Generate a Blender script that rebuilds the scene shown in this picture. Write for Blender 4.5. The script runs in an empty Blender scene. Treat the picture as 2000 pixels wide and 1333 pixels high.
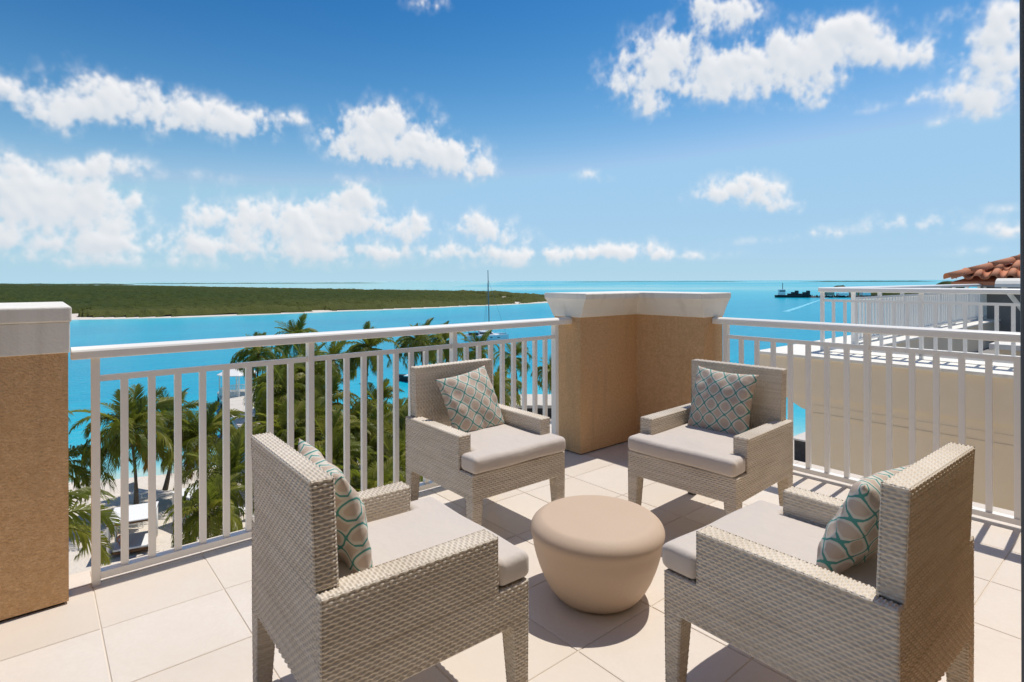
import bpy, bmesh, math, random
import numpy as np
from mathutils import Vector, Matrix, Quaternion

# World axes: x runs along the left railing (away, to the right), y along the right railing
# (away, to the left), z up; the terrace floor is z = 0 and the camera stands over the origin.
R = math.radians
C = bpy.context.scene.collection
scene = bpy.context.scene
random.seed(3)

# ------------------------------------------------------------------ camera
YAW = 0.6992
cam_d = bpy.data.cameras.new('camera')
cam = bpy.data.objects.new('camera', cam_d)
C.objects.link(cam)
cam_d.lens = 20.01; cam_d.sensor_width = 36.0
cam_d.shift_y = -117.45 / 2000
cam_d.clip_start = .05; cam_d.clip_end = 80000
cam.matrix_world = (Matrix.Translation((0, 0, 1.36)) @ Matrix.Rotation(-math.atan2(math.sin(YAW), math.cos(YAW)), 4, 'Z')
                    @ Matrix.Rotation(math.pi / 2, 4, 'X') @ Matrix.Rotation(-.0028, 4, 'Z'))
scene.camera = cam

# ------------------------------------------------------------------ sun, sky, exposure
SUN = Vector((1, .042, 2.30)).normalized()
sun_d = bpy.data.lights.new('sun', 'SUN')
sun_d.energy = 3.5; sun_d.angle = R(.53); sun_d.color = (1, .955, .88)
sun = bpy.data.objects.new('sun', sun_d); C.objects.link(sun)
sun.rotation_mode = 'QUATERNION'; sun.rotation_quaternion = SUN.to_track_quat('Z', 'Y')
scene.view_settings.view_transform = 'Standard'
scene.view_settings.look = 'None'
scene.view_settings.exposure = 0.12
scene.view_settings.gamma = 1.0
scene.view_settings.use_curve_mapping = False
scene.cycles.max_bounces = 8
scene.cycles.transparent_max_bounces = 12
scene.cycles.caustics_reflective = False
scene.cycles.caustics_refractive = False
scene.cycles.sample_clamp_indirect = 6.0

CLOUD_BLOBS = [
 # wide bank upper left
 (55,195,70,48,1),(150,205,80,46,1),(250,212,85,46,1),(345,225,85,38,1),(430,238,75,34,.9),(500,248,55,26,.8),(290,185,36,24,.8),(565,232,40,13,.45),(180,165,40,18,.5),
 # centre cloud
 (695,255,62,40,1),(770,252,72,42,1),(800,300,60,32,1),(730,288,70,34,.9),(905,315,52,36,1),(865,285,38,24,.8),(925,335,34,16,.8),(655,295,30,20,.6),
 # big low left
 (40,370,75,52,1.1),(130,388,80,46,1.1),(205,392,70,38,1),(60,430,120,38,1),(250,402,38,28,.8),(20,330,40,25,.9),(190,440,90,22,.8),(240,325,58,20,.8),(180,330,40,18,.6),(350,400,26,14,.5),
 # centre-left low
 (440,420,58,34,1),(550,425,75,34,1),(640,418,70,38,1),(690,392,42,34,1),(700,440,60,26,.9),(590,452,140,20,.8),(785,440,34,30,.9),(820,458,34,16,.7),(420,345,50,12,.35),
 # low bands
 (300,475,150,20,.7),(80,468,140,18,.7),(470,482,120,16,.6),(620,490,100,11,.6),(560,520,200,10,.3),(200,510,200,12,.3),
 (940,450,58,27,1),(990,466,38,14,.7),(880,492,60,13,.8),(700,490,60,9,.6),(1050,495,75,10,.7),(1150,493,90,12,.75),(1230,490,46,16,.75),(1320,502,60,8,.6),(1000,515,180,7,.35),
 # big upper right
 (1240,165,68,54,.86),(1285,105,55,42,.84),(1335,140,78,50,.86),(1430,140,88,42,.86),(1500,122,78,46,.86),(1590,112,88,50,.86),(1680,102,88,42,.86),(1755,112,74,32,.78),(1560,172,88,30,.8),(1430,187,66,26,.8),(1285,205,36,20,.7),(1655,65,54,30,.8),(1600,205,60,14,.5),(1690,215,40,8,.35),
 (1410,35,66,32,.74),(1380,8,46,24,.7),(1455,20,36,24,.7),(840,8,40,16,.6),
 # right edge
 (1900,120,76,36,.74),(1965,90,56,56,.8),(1950,205,66,32,.74),(1880,190,56,20,.7),(1800,192,38,13,.6),(1990,140,50,55,.7),(1860,235,55,11,.45),(1880,30,60,18,.45),(1980,40,40,30,.5),
 # small ones right of centre
 (1440,378,78,27,.9),(1395,384,44,16,.8),(1525,402,52,16,.75),(1448,355,32,16,.8),(1145,342,24,10,.5),(1180,352,26,6,.4),
 (1840,438,54,22,.75),(1700,436,38,18,.5),(1775,442,70,13,.55),(1610,457,56,11,.55),(1965,452,46,17,.6),(1960,412,38,9,.45),(1900,495,60,8,.35),(1500,470,90,8,.3),
 (150,485,260,30,.24),(450,485,260,30,.24),(720,494,240,22,.24),(980,498,220,20,.30),(1250,500,200,16,.26),(80,508,200,20,.24),(380,440,120,22,.2),(880,440,70,26,.25),(560,470,90,18,.3),(640,500,60,12,.4),(520,505,60,10,.35)]

def make_clouds(np, W=4608, H=1126, EL0=-3.0, EL1=85.0):
    """cloud cover of the whole sky as (alpha, brightness); columns = azimuth, rows = elevation"""
    rng = np.random.default_rng(5)
    f = 1111.75
    def noise(beta, lo=0.0, hi=1e9, seed=0):
        r = np.random.default_rng(seed)
        n = r.standard_normal((H, W)).astype(np.float32)
        F = np.fft.rfft2(n)
        ky = np.fft.fftfreq(H)[:, None] * W; kx = np.fft.rfftfreq(W)[None, :] * W
        k = np.sqrt((1.25 * ky) ** 2 + kx ** 2); k[0, 0] = 1
        m = k ** (-beta / 2) * (1 - np.exp(-(k / max(lo, 1e-6)) ** 4)) * np.exp(-(k / hi) ** 2); m[0, 0] = 0
        o = np.fft.irfft2(F * m, s=(H, W)).astype(np.float32)
        return o / o.std()
    az = (np.arange(W, dtype=np.float32) + .5) / W * 2 * np.pi - np.pi
    el = np.radians(EL0 + (EL1 - EL0) * (np.arange(H, dtype=np.float32) + .5) / H)
    wx = noise(2.6, 40, 900, 1); wy = noise(2.6, 40, 900, 2)
    fb = noise(3.15, 55, 1e9, 3)
    bil = sum(np.abs(noise(2.2, k0, k0 * 2.2, 10 + i)) * a for i, (k0, a) in enumerate([(120, 1), (260, .55), (560, .3), (1200, .16)]))
    bil = (bil - bil.mean()) / bil.std()
    blobs = CLOUD_BLOBS
    S = np.zeros((H, W), np.float32)
    dazw = 2 * np.pi / W; delw = np.radians(EL1 - EL0) / H
    def add(a0, e0, ra, re, amp):
        i0 = int((a0 - 3 * ra + np.pi) / dazw); i1 = int((a0 + 3 * ra + np.pi) / dazw) + 1
        j0 = max(0, int((e0 - 3 * re - np.radians(EL0)) / delw)); j1 = min(H, int((e0 + 3 * re - np.radians(EL0)) / delw) + 1)
        i0 = max(i0, 0); i1 = min(i1, W)
        if i1 <= i0 or j1 <= j0: return
        a = az[None, i0:i1] + wx[j0:j1, i0:i1] * ra * .10; e = el[j0:j1, None] + wy[j0:j1, i0:i1] * re * .12
        dx = (a - a0) / ra; dy = (e - e0) / re
        dy = np.where(dy < 0, dy * 1.35, dy)          # flatter bases
        r2 = dx * dx + dy * dy
        S[j0:j1, i0:i1] = np.maximum(S[j0:j1, i0:i1], 0) + amp * np.exp(-1.1 * r2)
    for x, y, rx, ry, amp in blobs:
        a0 = np.arctan((x - 1000) / f); e0 = np.arctan((549 - y) / f * np.cos(a0))
        add(a0, e0, rx / f * np.cos(a0) ** 2 + .004, ry / f * np.cos(a0) + .003, amp)
    # the same kind of fair-weather cumulus round the rest of the horizon
    for _ in range(95):
        a0 = rng.uniform(.80, 2 * np.pi - .80); a0 = a0 if a0 < np.pi else a0 - 2 * np.pi
        e0 = np.radians(rng.choice([rng.uniform(2, 8), rng.uniform(6, 30), rng.uniform(30, 80)])); sz = .02 + .12 * rng.random() * (e0 + .15)
        for _k in range(5):
            add(a0 + rng.normal(0, 1.3) * sz, e0 + rng.normal(0, .35) * sz, sz * rng.uniform(.5, 1), sz * rng.uniform(.3, .55), .8)
    for _ in range(9):                                  # overhead, out of view: clouds added to whiten the fill light
        a0 = rng.uniform(-.8, .8); e0 = np.radians(rng.uniform(36, 80)); sz = .03 + .12 * rng.random()
        for _k in range(5):
            add(a0 + rng.normal(0, .9) * sz, e0 + abs(rng.normal(0, .3)) * sz, sz * rng.uniform(.5, 1), sz * rng.uniform(.25, .45), .8)
    S = 1.25 * (1 - np.exp(-S / 1.0))
    env = np.clip(S * 2.2, 0, 1)
    D = S + .17 * fb * env + .044 * bil * env
    t = np.clip((D - .33) / .60, 0, 1); alpha = t * t * (3 - 2 * t)
    wisp = np.clip((D - .10) / .5, 0, 1) ** 1.4 * .42
    alpha = np.maximum(alpha, wisp * np.clip(.6 + .35 * fb, 0, 1.0))
    # light: how much cloud lies above and toward the sun (up, to the right)
    thick = np.clip(D - .40, 0, 1)
    acc = np.zeros((H, W), np.float32); cur = np.zeros(W, np.float32)
    for j in range(H - 1, -1, -1):
        cur = cur * .955 + 1.4 * thick[j]; acc[j] = cur
        if j % 4 == 0: cur = np.roll(cur, -1)
    lit = np.exp(-acc * .16)
    def soft(a, r):
        ky = np.fft.fftfreq(H)[:, None]; kx = np.fft.rfftfreq(W)[None, :]
        return np.fft.irfft2(np.fft.rfft2(a) * np.exp(-2 * (np.pi * r) ** 2 * (kx ** 2 + ky ** 2)), s=(H, W)).astype(np.float32)
    lit = soft(lit, 2.0)
    hs = soft(np.clip(D, 0, 1.3), 2.0)
    gx = np.roll(hs, -3, 1) - np.roll(hs, 3, 1); gy = np.roll(hs, -3, 0) - np.roll(hs, 3, 0)
    relief = np.clip(-(gy * .8 + gx * .5) * .22, -.05, .05)
    bright = np.clip(.80 + .22 * lit + 1.5 * relief, .6, 1.05)
    fade = np.clip((np.degrees(el) - .1) / 2.4, 0, 1)[:, None]
    alpha = alpha * (.35 + .65 * fade)
    alpha = soft(alpha, .65) * .96; alpha[-2:] = 0; alpha[:1] = 0
    return alpha.astype(np.float32), bright.astype(np.float32)


def build_world():
    w = bpy.data.worlds.new('World'); scene.world = w; w.use_nodes = True
    nt = w.node_tree; nt.nodes.clear(); N = nt.nodes.new; L = nt.links.new
    def math_(op, a, b=None, c=None):
        n = N('ShaderNodeMath'); n.operation = op
        for i, v in enumerate((a, b, c)):
            if v is None: continue
            if isinstance(v, (int, float)): n.inputs[i].default_value = v
            else: L(v, n.inputs[i])
        return n.outputs[0]
    out = N('ShaderNodeOutputWorld'); bg = N('ShaderNodeBackground')
    sky = N('ShaderNodeTexSky'); sky.sky_type = 'NISHITA'; sky.sun_disc = False
    sky.sun_elevation = math.asin(SUN.z)
    sky.sun_rotation = math.atan2(SUN.x, SUN.y)
    sky.altitude = 0; sky.air_density = 1.0; sky.dust_density = .2; sky.ozone_density = 2.2
    # deepen the blue the way the clear trade-wind air shows it, pale toward the horizon
    sc = N('ShaderNodeSeparateColor'); L(sky.outputs[0], sc.inputs[0]); cc = N('ShaderNodeCombineColor')
    for i, (ref, tgt, p, cap) in enumerate(((2.42, 1.15, 4.6, 2.9), (4.18, 4.05, 2.05, 5.2), (6.65, 7.4, 1.45, 7.8))):
        x = math_('MULTIPLY', math_('POWER', math_('DIVIDE', sc.outputs[i], ref), p), tgt)
        L(math_('MINIMUM', x, cap), cc.inputs[i])
    A, B = make_clouds(np)
    H, W = A.shape
    img = bpy.data.images.new('cloud_cover', W, H, alpha=False, float_buffer=False)
    img.colorspace_settings.name = 'Non-Color'
    px = np.ones((H, W, 4), np.float32); px[..., 0] = A; px[..., 1] = B / 1.2; px[..., 2] = 0
    img.pixels.foreach_set(px.ravel()); img.pack()
    tc = N('ShaderNodeTexCoord')
    mp = N('ShaderNodeVectorRotate'); mp.rotation_type = 'Z_AXIS'; mp.inputs['Angle'].default_value = YAW
    L(tc.outputs['Generated'], mp.inputs['Vector'])
    sp = N('ShaderNodeSeparateXYZ'); L(mp.outputs[0], sp.inputs[0])
    az = math_('ARCTAN2', sp.outputs[0], sp.outputs[1])
    u = math_('MULTIPLY_ADD', az, 1 / (2 * math.pi), .5)
    el = math_('ARCSINE', sp.outputs[2])
    v = math_('MULTIPLY_ADD', el, 1 / R(88), 3 / 88)
    hz = math_('EXPONENT', math_('MULTIPLY', math_('MAXIMUM', el, 0), -1 / R(8.0)))
    hm = N('ShaderNodeMix'); hm.data_type = 'RGBA'; L(math_('MULTIPLY', hz, .97), hm.inputs['Factor'])
    L(cc.outputs[0], hm.inputs[6]); hm.inputs[7].default_value = (4.3, 6.35, 7.75, 1)
    cb = N('ShaderNodeCombineXYZ'); L(u, cb.inputs[0]); L(v, cb.inputs[1])
    im = N('ShaderNodeTexImage'); im.image = img; im.extension = 'EXTEND'; im.interpolation = 'Linear'
    L(cb.outputs[0], im.inputs[0])
    ci = N('ShaderNodeSeparateColor'); L(im.outputs[0], ci.inputs[0])
    br = math_('MULTIPLY', ci.outputs[1], 1.2)
    cr = N('ShaderNodeValToRGB')
    cr.color_ramp.elements[0].position = .55; cr.color_ramp.elements[0].color = (5.0, 5.7, 6.5, 1)
    cr.color_ramp.elements[1].position = 1.0; cr.color_ramp.elements[1].color = (CLOUD_GAIN, CLOUD_GAIN, CLOUD_GAIN * 1.01, 1)
    L(br, cr.inputs[0])
    mx = N('ShaderNodeMix'); mx.data_type = 'RGBA'
    L(ci.outputs[0], mx.inputs['Factor']); L(hm.outputs[2], mx.inputs[6]); L(cr.outputs[0], mx.inputs[7])
    L(mx.outputs[2], bg.inputs['Color']); bg.inputs['Strength'].default_value = SKY
    L(bg.outputs[0], out.inputs[0])
    w.cycles.sampling_method = 'MANUAL'; w.cycles.sample_map_resolution = 1024

SKY = .10
CLOUD_GAIN = 8.5
build_world()

# ------------------------------------------------------------------ helpers
class MB:
    """collects vertices and faces and links them as ONE mesh object"""
    def __init__(s): s.v = []; s.f = []; s.uv = None; s.sm = []
    def add(s, vs, fs, smooth=False):
        o = len(s.v); s.v += [tuple(p) for p in vs]; s.f += [tuple(i + o for i in f) for f in fs]; s.sm += [smooth] * len(fs); return s
    def box(s, x0, x1, y0, y1, z0, z1):
        return s.add([(x0, y0, z0), (x1, y0, z0), (x1, y1, z0), (x0, y1, z0), (x0, y0, z1), (x1, y0, z1), (x1, y1, z1), (x0, y1, z1)],
              [(3, 2, 1, 0), (4, 5, 6, 7), (0, 1, 5, 4), (1, 2, 6, 5), (2, 3, 7, 6), (3, 0, 4, 7)])
    def prism(s, prof, p0, p1, up=(0, 0, 1), smooth=False, caps=True):
        """profile [(side, up)] swept from p0 to p1"""
        p0, p1, up = Vector(p0), Vector(p1), Vector(up)
        d = (p1 - p0).normalized(); sd = d.cross(up).normalized(); up = sd.cross(d)
        n = len(prof)
        vs = [p0 + sd * a + up * b for a, b in prof] + [p1 + sd * a + up * b for a, b in prof]
        s.add(vs, [(i, (i + 1) % n, n + (i + 1) % n, n + i) for i in range(n)], smooth)
        if caps: s.add(vs[:n], [tuple(range(n))[::-1]]); s.add(vs[n:], [tuple(range(n))])
        return s
    def tube(s, pts, rad, n=8, smooth=True, caps=True):
        pts = [Vector(p) for p in pts]
        if not hasattr(rad, '__len__'): rad = [rad] * len(pts)
        vs = []; ref = None
        for i, p in enumerate(pts):
            d = (pts[min(i + 1, len(pts) - 1)] - pts[max(i - 1, 0)]).normalized()
            if ref is None: ref = d.orthogonal().normalized()
            a = (ref - d * ref.dot(d)).normalized(); ref = a; b = d.cross(a)
            vs += [p + (a * math.cos(t) + b * math.sin(t)) * rad[i] for t in [2 * math.pi * k / n for k in range(n)]]
        fs = [(i * n + k, i * n + (k + 1) % n, (i + 1) * n + (k + 1) % n, (i + 1) * n + k) for i in range(len(pts) - 1) for k in range(n)]
        s.add(vs, fs, smooth)
        if caps:
            s.add(vs[:n], [tuple(range(n))[::-1]]); s.add(vs[-n:], [tuple(range(n))])
        return s
    def lathe(s, prof, n=48, smooth=True):
        vs = [(r * math.cos(2 * math.pi * k / n), r * math.sin(2 * math.pi * k / n), z) for r, z in prof for k in range(n)]
        return s.add(vs, [(i * n + k, i * n + (k + 1) % n, (i + 1) * n + (k + 1) % n, (i + 1) * n + k) for i in range(len(prof) - 1) for k in range(n)], smooth)
    def mesh(s, name, mat):
        m = bpy.data.meshes.new(name); m.from_pydata(s.v, [], s.f)
        m.polygons.foreach_set('use_smooth', s.sm); 
        if mat: m.materials.append(mat)
        m.update(); return m
    def build(s, name, mat, parent=None): return link(name, s.mesh(name, mat), parent)

def link(name, mesh, parent=None, loc=None, rot=None):
    o = bpy.data.objects.new(name, mesh); C.objects.link(o)
    if parent is not None: o.parent = parent
    if loc is not None: o.location = loc
    if rot is not None: o.rotation_euler = rot
    return o
def thing(name, label, cat, loc=(0, 0, 0), rz=0, group=None):
    o = bpy.data.objects.new(name, None); C.objects.link(o); o.empty_display_size = .1
    o.location = loc; o.rotation_euler = (0, 0, rz)
    return tag(o, label, cat, group)
def tag(o, label, cat, group=None):
    o['label'] = label; o['category'] = cat
    if group: o['group'] = group
    return o
def kind(o, k): o['kind'] = k; return o
def bevel(o, w, seg=2):
    m = o.modifiers.new('bevel', 'BEVEL'); m.width = w; m.segments = seg; m.limit_method = 'ANGLE'; m.angle_limit = R(40)
    return o

# ------------------------------------------------------------------ materials
def mat(name, col, rough=.6, spec=.3, var=None, bump=None, build=None, **kw):
    """principled material; var = (scale, amount, colour2): soft mottling; bump = [(scale, detail, strength, distance)...]"""
    m = bpy.data.materials.new(name); m.use_nodes = True; nt = m.node_tree; N = nt.nodes.new; L = nt.links.new
    p = nt.nodes['Principled BSDF']
    p.inputs['Base Color'].default_value = (*col, 1); p.inputs['Roughness'].default_value = rough
    p.inputs['Specular IOR Level'].default_value = spec
    for k, v in kw.items(): p.inputs[k].default_value = v
    tc = N('ShaderNodeTexCoord'); co = tc.outputs['Object']
    src = None
    if var:
        for sc, am, c2 in (var if isinstance(var, list) else [var]):
            n = N('ShaderNodeTexNoise'); n.inputs['Scale'].default_value = sc; n.inputs['Detail'].default_value = 6; n.inputs['Roughness'].default_value = .6
            L(co, n.inputs['Vector'])
            mr = N('ShaderNodeMapRange'); mr.inputs[1].default_value = .35; mr.inputs[2].default_value = .65; mr.inputs[4].default_value = am
            L(n.outputs[0], mr.inputs[0])
            mx = N('ShaderNodeMix'); mx.data_type = 'RGBA'; mx.inputs[7].default_value = (*c2, 1)
            if src is None: mx.inputs[6].default_value = (*col, 1)
            else: L(src, mx.inputs[6])
            L(mr.outputs[0], mx.inputs['Factor']); src = mx.outputs[2]
        L(src, p.inputs['Base Color'])
    nrm = None
    for sc, det, st, dist in bump or []:
        n = N('ShaderNodeTexNoise'); n.inputs['Scale'].default_value = sc; n.inputs['Detail'].default_value = det; L(co, n.inputs['Vector'])
        b = N('ShaderNodeBump'); b.inputs['Strength'].default_value = st; b.inputs['Distance'].default_value = dist
        L(n.outputs[0], b.inputs['Height'])
        if nrm: L(nrm, b.inputs['Normal'])
        nrm = b.outputs[0]
    if nrm: L(nrm, p.inputs['Normal'])
    if build: build(nt, p, src, co)
    return m
def per_object(c2, amount=1.0):
    """each piece drifts a little toward c2 (kiln / batch variation)"""
    def f(nt, p, src, co):
        N = nt.nodes.new; L = nt.links.new
        oi = N('ShaderNodeObjectInfo'); mx = N('ShaderNodeMix'); mx.data_type = 'RGBA'
        ml = N('ShaderNodeMath'); ml.operation = 'MULTIPLY'; ml.inputs[1].default_value = amount
        L(oi.outputs['Random'], ml.inputs[0]); L(ml.outputs[0], mx.inputs['Factor'])
        if src: L(src, mx.inputs[6])
        else: mx.inputs[6].default_value = p.inputs['Base Color'].default_value
        mx.inputs[7].default_value = (*c2, 1); L(mx.outputs[2], p.inputs['Base Color'])
    return f

def leafy(m, trans, amount=.35):
    """light passes through the blades"""
    nt = m.node_tree; N = nt.nodes.new; L = nt.links.new
    p = nt.nodes['Principled BSDF']; out = nt.nodes['Material Output']
    t = N('ShaderNodeBsdfTranslucent'); t.inputs[0].default_value = (*trans, 1)
    mx = N('ShaderNodeMixShader'); mx.inputs[0].default_value = amount
    L(p.outputs[0], mx.inputs[1]); L(t.outputs[0], mx.inputs[2]); L(mx.outputs[0], out.inputs[0])
    return m

def streaks(c2, amount):
    """faint rain runs and hand trowelled patches"""
    def f(nt, p, src, co):
        N = nt.nodes.new; L = nt.links.new
        mp = N('ShaderNodeMapping'); mp.inputs['Scale'].default_value = (7, 7, .7); L(co, mp.inputs[0])
        n = N('ShaderNodeTexNoise'); n.inputs['Scale'].default_value = 1.6; n.inputs['Detail'].default_value = 5; L(mp.outputs[0], n.inputs[0])
        mr = N('ShaderNodeMapRange'); mr.inputs[1].default_value = .54; mr.inputs[2].default_value = .78; mr.inputs[4].default_value = amount; L(n.outputs[0], mr.inputs[0])
        mx = N('ShaderNodeMix'); mx.data_type = 'RGBA'; L(mr.outputs[0], mx.inputs['Factor']); L(src, mx.inputs[6]); mx.inputs[7].default_value = (*c2, 1); L(mx.outputs[2], p.inputs['Base Color'])
    return f
def strands(nt, p, src, co):
    """every strand of the weave has its own tint"""
    N = nt.nodes.new; L = nt.links.new
    mp = N('ShaderNodeMapping'); mp.inputs['Scale'].default_value = (4, 4, 84); L(co, mp.inputs[0])
    n = N('ShaderNodeTexNoise'); n.inputs['Scale'].default_value = 1; n.inputs['Detail'].default_value = 1; L(mp.outputs[0], n.inputs[0])
    mr = N('ShaderNodeMapRange'); mr.inputs[1].default_value = .38; mr.inputs[2].default_value = .66; mr.inputs[4].default_value = .55; L(n.outputs[0], mr.inputs[0])
    mx = N('ShaderNodeMix'); mx.data_type = 'RGBA'; L(mr.outputs[0], mx.inputs['Factor']); L(src, mx.inputs[6]); mx.inputs[7].default_value = (.54, .455, .35, 1); L(mx.outputs[2], p.inputs['Base Color'])
M = {}
M['white'] = mat('white_paint', (.87, .845, .79), .35, .4, bump=[(60, 2, .05, .001)])
M['stucco'] = mat('tan_stucco', (.68, .42, .215), .9, .15, var=[(1.1, .6, (.58, .345, .165)), (42, .8, (.80, .53, .295)), (95, .6, (.50, .295, .14))], bump=[(120, 3, .8, .006), (30, 2, .4, .006)], build=streaks((.42, .27, .15), .35))
M['cap'] = mat('cream_render', (.84, .80, .72), .8, .2, var=[(2.5, .5, (.72, .68, .59)), (40, .25, (.84, .80, .72))], bump=[(90, 3, .5, .004)], build=streaks((.52, .48, .40), .45))
M['tile'] = mat('travertine_tile', (.745, .67, .59), .42, .35, var=[(1.6, .75, (.675, .585, .485)), (7, .5, (.79, .73, .66)), (60, .3, (.65, .565, .475))], bump=[(40, 4, .05, .002)], build=per_object((.66, .57, .47), .6))
M['grout'] = mat('grout', (.70, .62, .525), .9, .1)
M['wicker'] = mat('woven_resin_wicker', (.72, .635, .525), .5, .3, var=[(30, .5, (.62, .535, .42)), (6, .5, (.78, .70, .60))], build=strands)
M['cushion'] = mat('taupe_canvas', (.615, .545, .475), .9, .1, var=[(3, .35, (.56, .485, .43)), (400, .35, (.66, .58, .525))], bump=[(900, 2, .25, .0008), (9, 3, .55, .016)], **{'Sheen Weight': .2})
M['table'] = mat('sandstone_drum', (.57, .43, .315), .62, .3, var=[(3, .5, (.53, .39, .275)), (120, .25, (.64, .48, .35))], bump=[(150, 3, .12, .001)])
M['plaster'] = mat('room_plaster', (.45, .40, .33), .9, .1, var=[(2, .4, (.40, .35, .29))])
M['dark'] = mat('gap_black', (.03, .03, .03), .7)  # near-black fill for the gap under the pillar stucco
M['foot'] = mat('nylon_glide', (.08, .075, .07), .6)
M['frame'] = mat('grey_frame', (.10, .105, .11), .5, .4)
M['beige'] = mat('beige_render', (.85, .725, .55), .9, .12, var=[(.8, .6, (.79, .665, .505)), (6, .35, (.88, .78, .63))], bump=[(80, 3, .2, .003)])
M['concrete'] = mat('grey_membrane', (.30, .29, .28), .85, .2, var=[(2, .6, (.22, .21, .20))])
M['clay'] = mat('terracotta', (.50, .185, .09), .75, .25, var=[(5, .6, (.52, .20, .10)), (25, .4, (.74, .38, .22))], bump=[(60, 3, .3, .004)], build=per_object((.50, .19, .095), .6))
M['sand'] = mat('coral_sand', (.70, .62, .53), .95, .05, var=[(.08, .6, (.62, .53, .43)), (.9, .5, (.76, .69, .61))], bump=[(2.5, 4, .6, .15)])
M['bark'] = mat('palm_bark', (.20, .16, .125), .9, .1, var=[(3, .7, (.11, .085, .065))], bump=[(9, 3, .7, .05)])
M['leaf'] = leafy(mat('palm_leaf', (.115, .145, .019), .45, .35, var=[(.7, .6, (.055, .08, .012))], build=per_object((.27, .24, .03), .85)), (.32, .36, .04), .42)
M['dry'] = leafy(mat('dry_palm_leaf', (.38, .22, .05), .7, .2, var=[(1.2, .6, (.26, .13, .03))]), (.4, .25, .06), .25)
M['coco'] = mat('coconut', (.20, .17, .04), .6)
M['scrub'] = mat('mangrove_scrub', (.042, .070, .013), .85, .05, var=[(.010, 1.0, (.10, .10, .022)), (.05, 1.0, (.018, .030, .008)), (.16, .8, (.022, .034, .009)), (.6, .6, (.075, .088, .02)), (.0035, .8, (.036, .055, .014))], bump=[(.7, 4, .9, 1.2)])
def dry_mix(m, c2):
    nt = m.node_tree; N = nt.nodes.new; L = nt.links.new; p = nt.nodes['Principled BSDF']
    a = N('ShaderNodeAttribute'); a.attribute_name = 'dry'; mx = N('ShaderNodeMix'); mx.data_type = 'RGBA'
    s = p.inputs['Base Color'].links[0].from_socket; L(a.outputs['Fac'], mx.inputs['Factor']); L(s, mx.inputs[6]); mx.inputs[7].default_value = (*c2, 1); L(mx.outputs[2], p.inputs['Base Color'])
dry_mix(M['scrub'], (.088, .092, .026))
M['bush'] = mat('bush_leaf', (.045, .062, .016), .8, .1, var=[(.2, .7, (.075, .080, .022)), (.03, .6, (.03, .045, .012))])
M['rock'] = mat('limestone', (.42, .37, .30), .9, .1, var=[(1, .7, (.27, .235, .19))], bump=[(3, 4, .8, .2)])
M['deckw'] = mat('bleached_deck', (.66, .60, .53), .85, .1, var=[(1.5, .5, (.56, .50, .43))])
M['wood'] = mat('dark_teak', (.17, .085, .04), .6, .25, var=[(4, .6, (.11, .055, .025))])
M['linen'] = mat('white_canvas', (.82, .81, .79), .9, .1)
M['gel'] = mat('boat_gelcoat', (.80, .81, .82), .25, .5)
M['glass'] = mat('dark_glass', (.012, .017, .022), .08, .6)
M['navy'] = mat('navy_canvas', (.02, .035, .06), .7)
M['alu'] = mat('mast_alloy', (.16, .18, .21), .45, .5)
M['steel'] = mat('barge_steel', (.035, .04, .045), .7)
M['skin'] = mat('skin', (.42, .22, .13), .6)
M['hair'] = mat('hair', (.03, .018, .012), .6)
M['orange'] = mat('orange_cloth', (.75, .22, .06), .8)
M['lime'] = mat('lime_cloth', (.22, .68, .04), .7)
M['teal'] = mat('teal_cloth', (.02, .28, .25), .8)
M['foam'] = mat('boat_wake_foam', (.18, .54, .66), .8)
M['slate'] = mat('planter_slate', (.045, .042, .042), .8, .2, var=[(4, .6, (.08, .075, .07))])
# ------------------------------------------------------------------ sea, beach, islands
SEA = -16.64
def vnoise(x, y, seed=0):
    xi = np.floor(x).astype(np.int64); yi = np.floor(y).astype(np.int64); fx = x - xi; fy = y - yi
    fx = fx * fx * (3 - 2 * fx); fy = fy * fy * (3 - 2 * fy)
    def h(a, b):
        n = (a * 374761393 + b * 668265263 + seed * 1442695041) & 0xffffffff
        n = ((n ^ (n >> 13)) * 1274126177) & 0xffffffff
        return ((n ^ (n >> 16)) & 0xffff) / 65535.0
    return (h(xi, yi) * (1 - fx) + h(xi + 1, yi) * fx) * (1 - fy) + (h(xi, yi + 1) * (1 - fx) + h(xi + 1, yi + 1) * fx) * fy
def fbm(x, y, oct=4, seed=0):
    s = 0; a = .5
    for i in range(oct): s = s + a * vnoise(x * 2 ** i, y * 2 ** i, seed + i); a *= .5
    return s
def sdist(X, Y, poly):
    """signed distance to a closed polygon, positive outside"""
    d = np.full(X.shape, 1e18); ins = np.zeros(X.shape, bool)
    n = len(poly)
    for i in range(n):
        (ax, ay), (bx, by) = poly[i], poly[(i + 1) % n]
        ex, ey = bx - ax, by - ay; wx, wy = X - ax, Y - ay
        t = np.clip((wx * ex + wy * ey) / (ex * ex + ey * ey), 0, 1)
        d = np.minimum(d, (wx - ex * t) ** 2 + (wy - ey * t) ** 2)
        c = ((ay > Y) != (by > Y)) & (X < (bx - ax) * (Y - ay) / (by - ay + 1e-12) + ax); ins ^= c
    d = np.sqrt(d); return np.where(ins, -d, d)
LAND = [(-400, 110), (-40, 74), (0, 66), (14, 62), (24, 60), (36, 59), (47, 61), (53, 57), (57, 47), (63, 34), (72, 20), (85, 5), (110, -30), (170, -140), (-400, -140)]
ISLE = [(-1400, 620), (-300, 378), (-60, 347), (14, 338), (55, 321), (119, 322), (186, 324), (274, 327), (340, 340), (392, 372), (410, 420), (520, 640), (470, 1150), (420, 2000), (384, 2943), (300, 3500), (-2400, 6500), (-2400, 900)]
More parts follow.
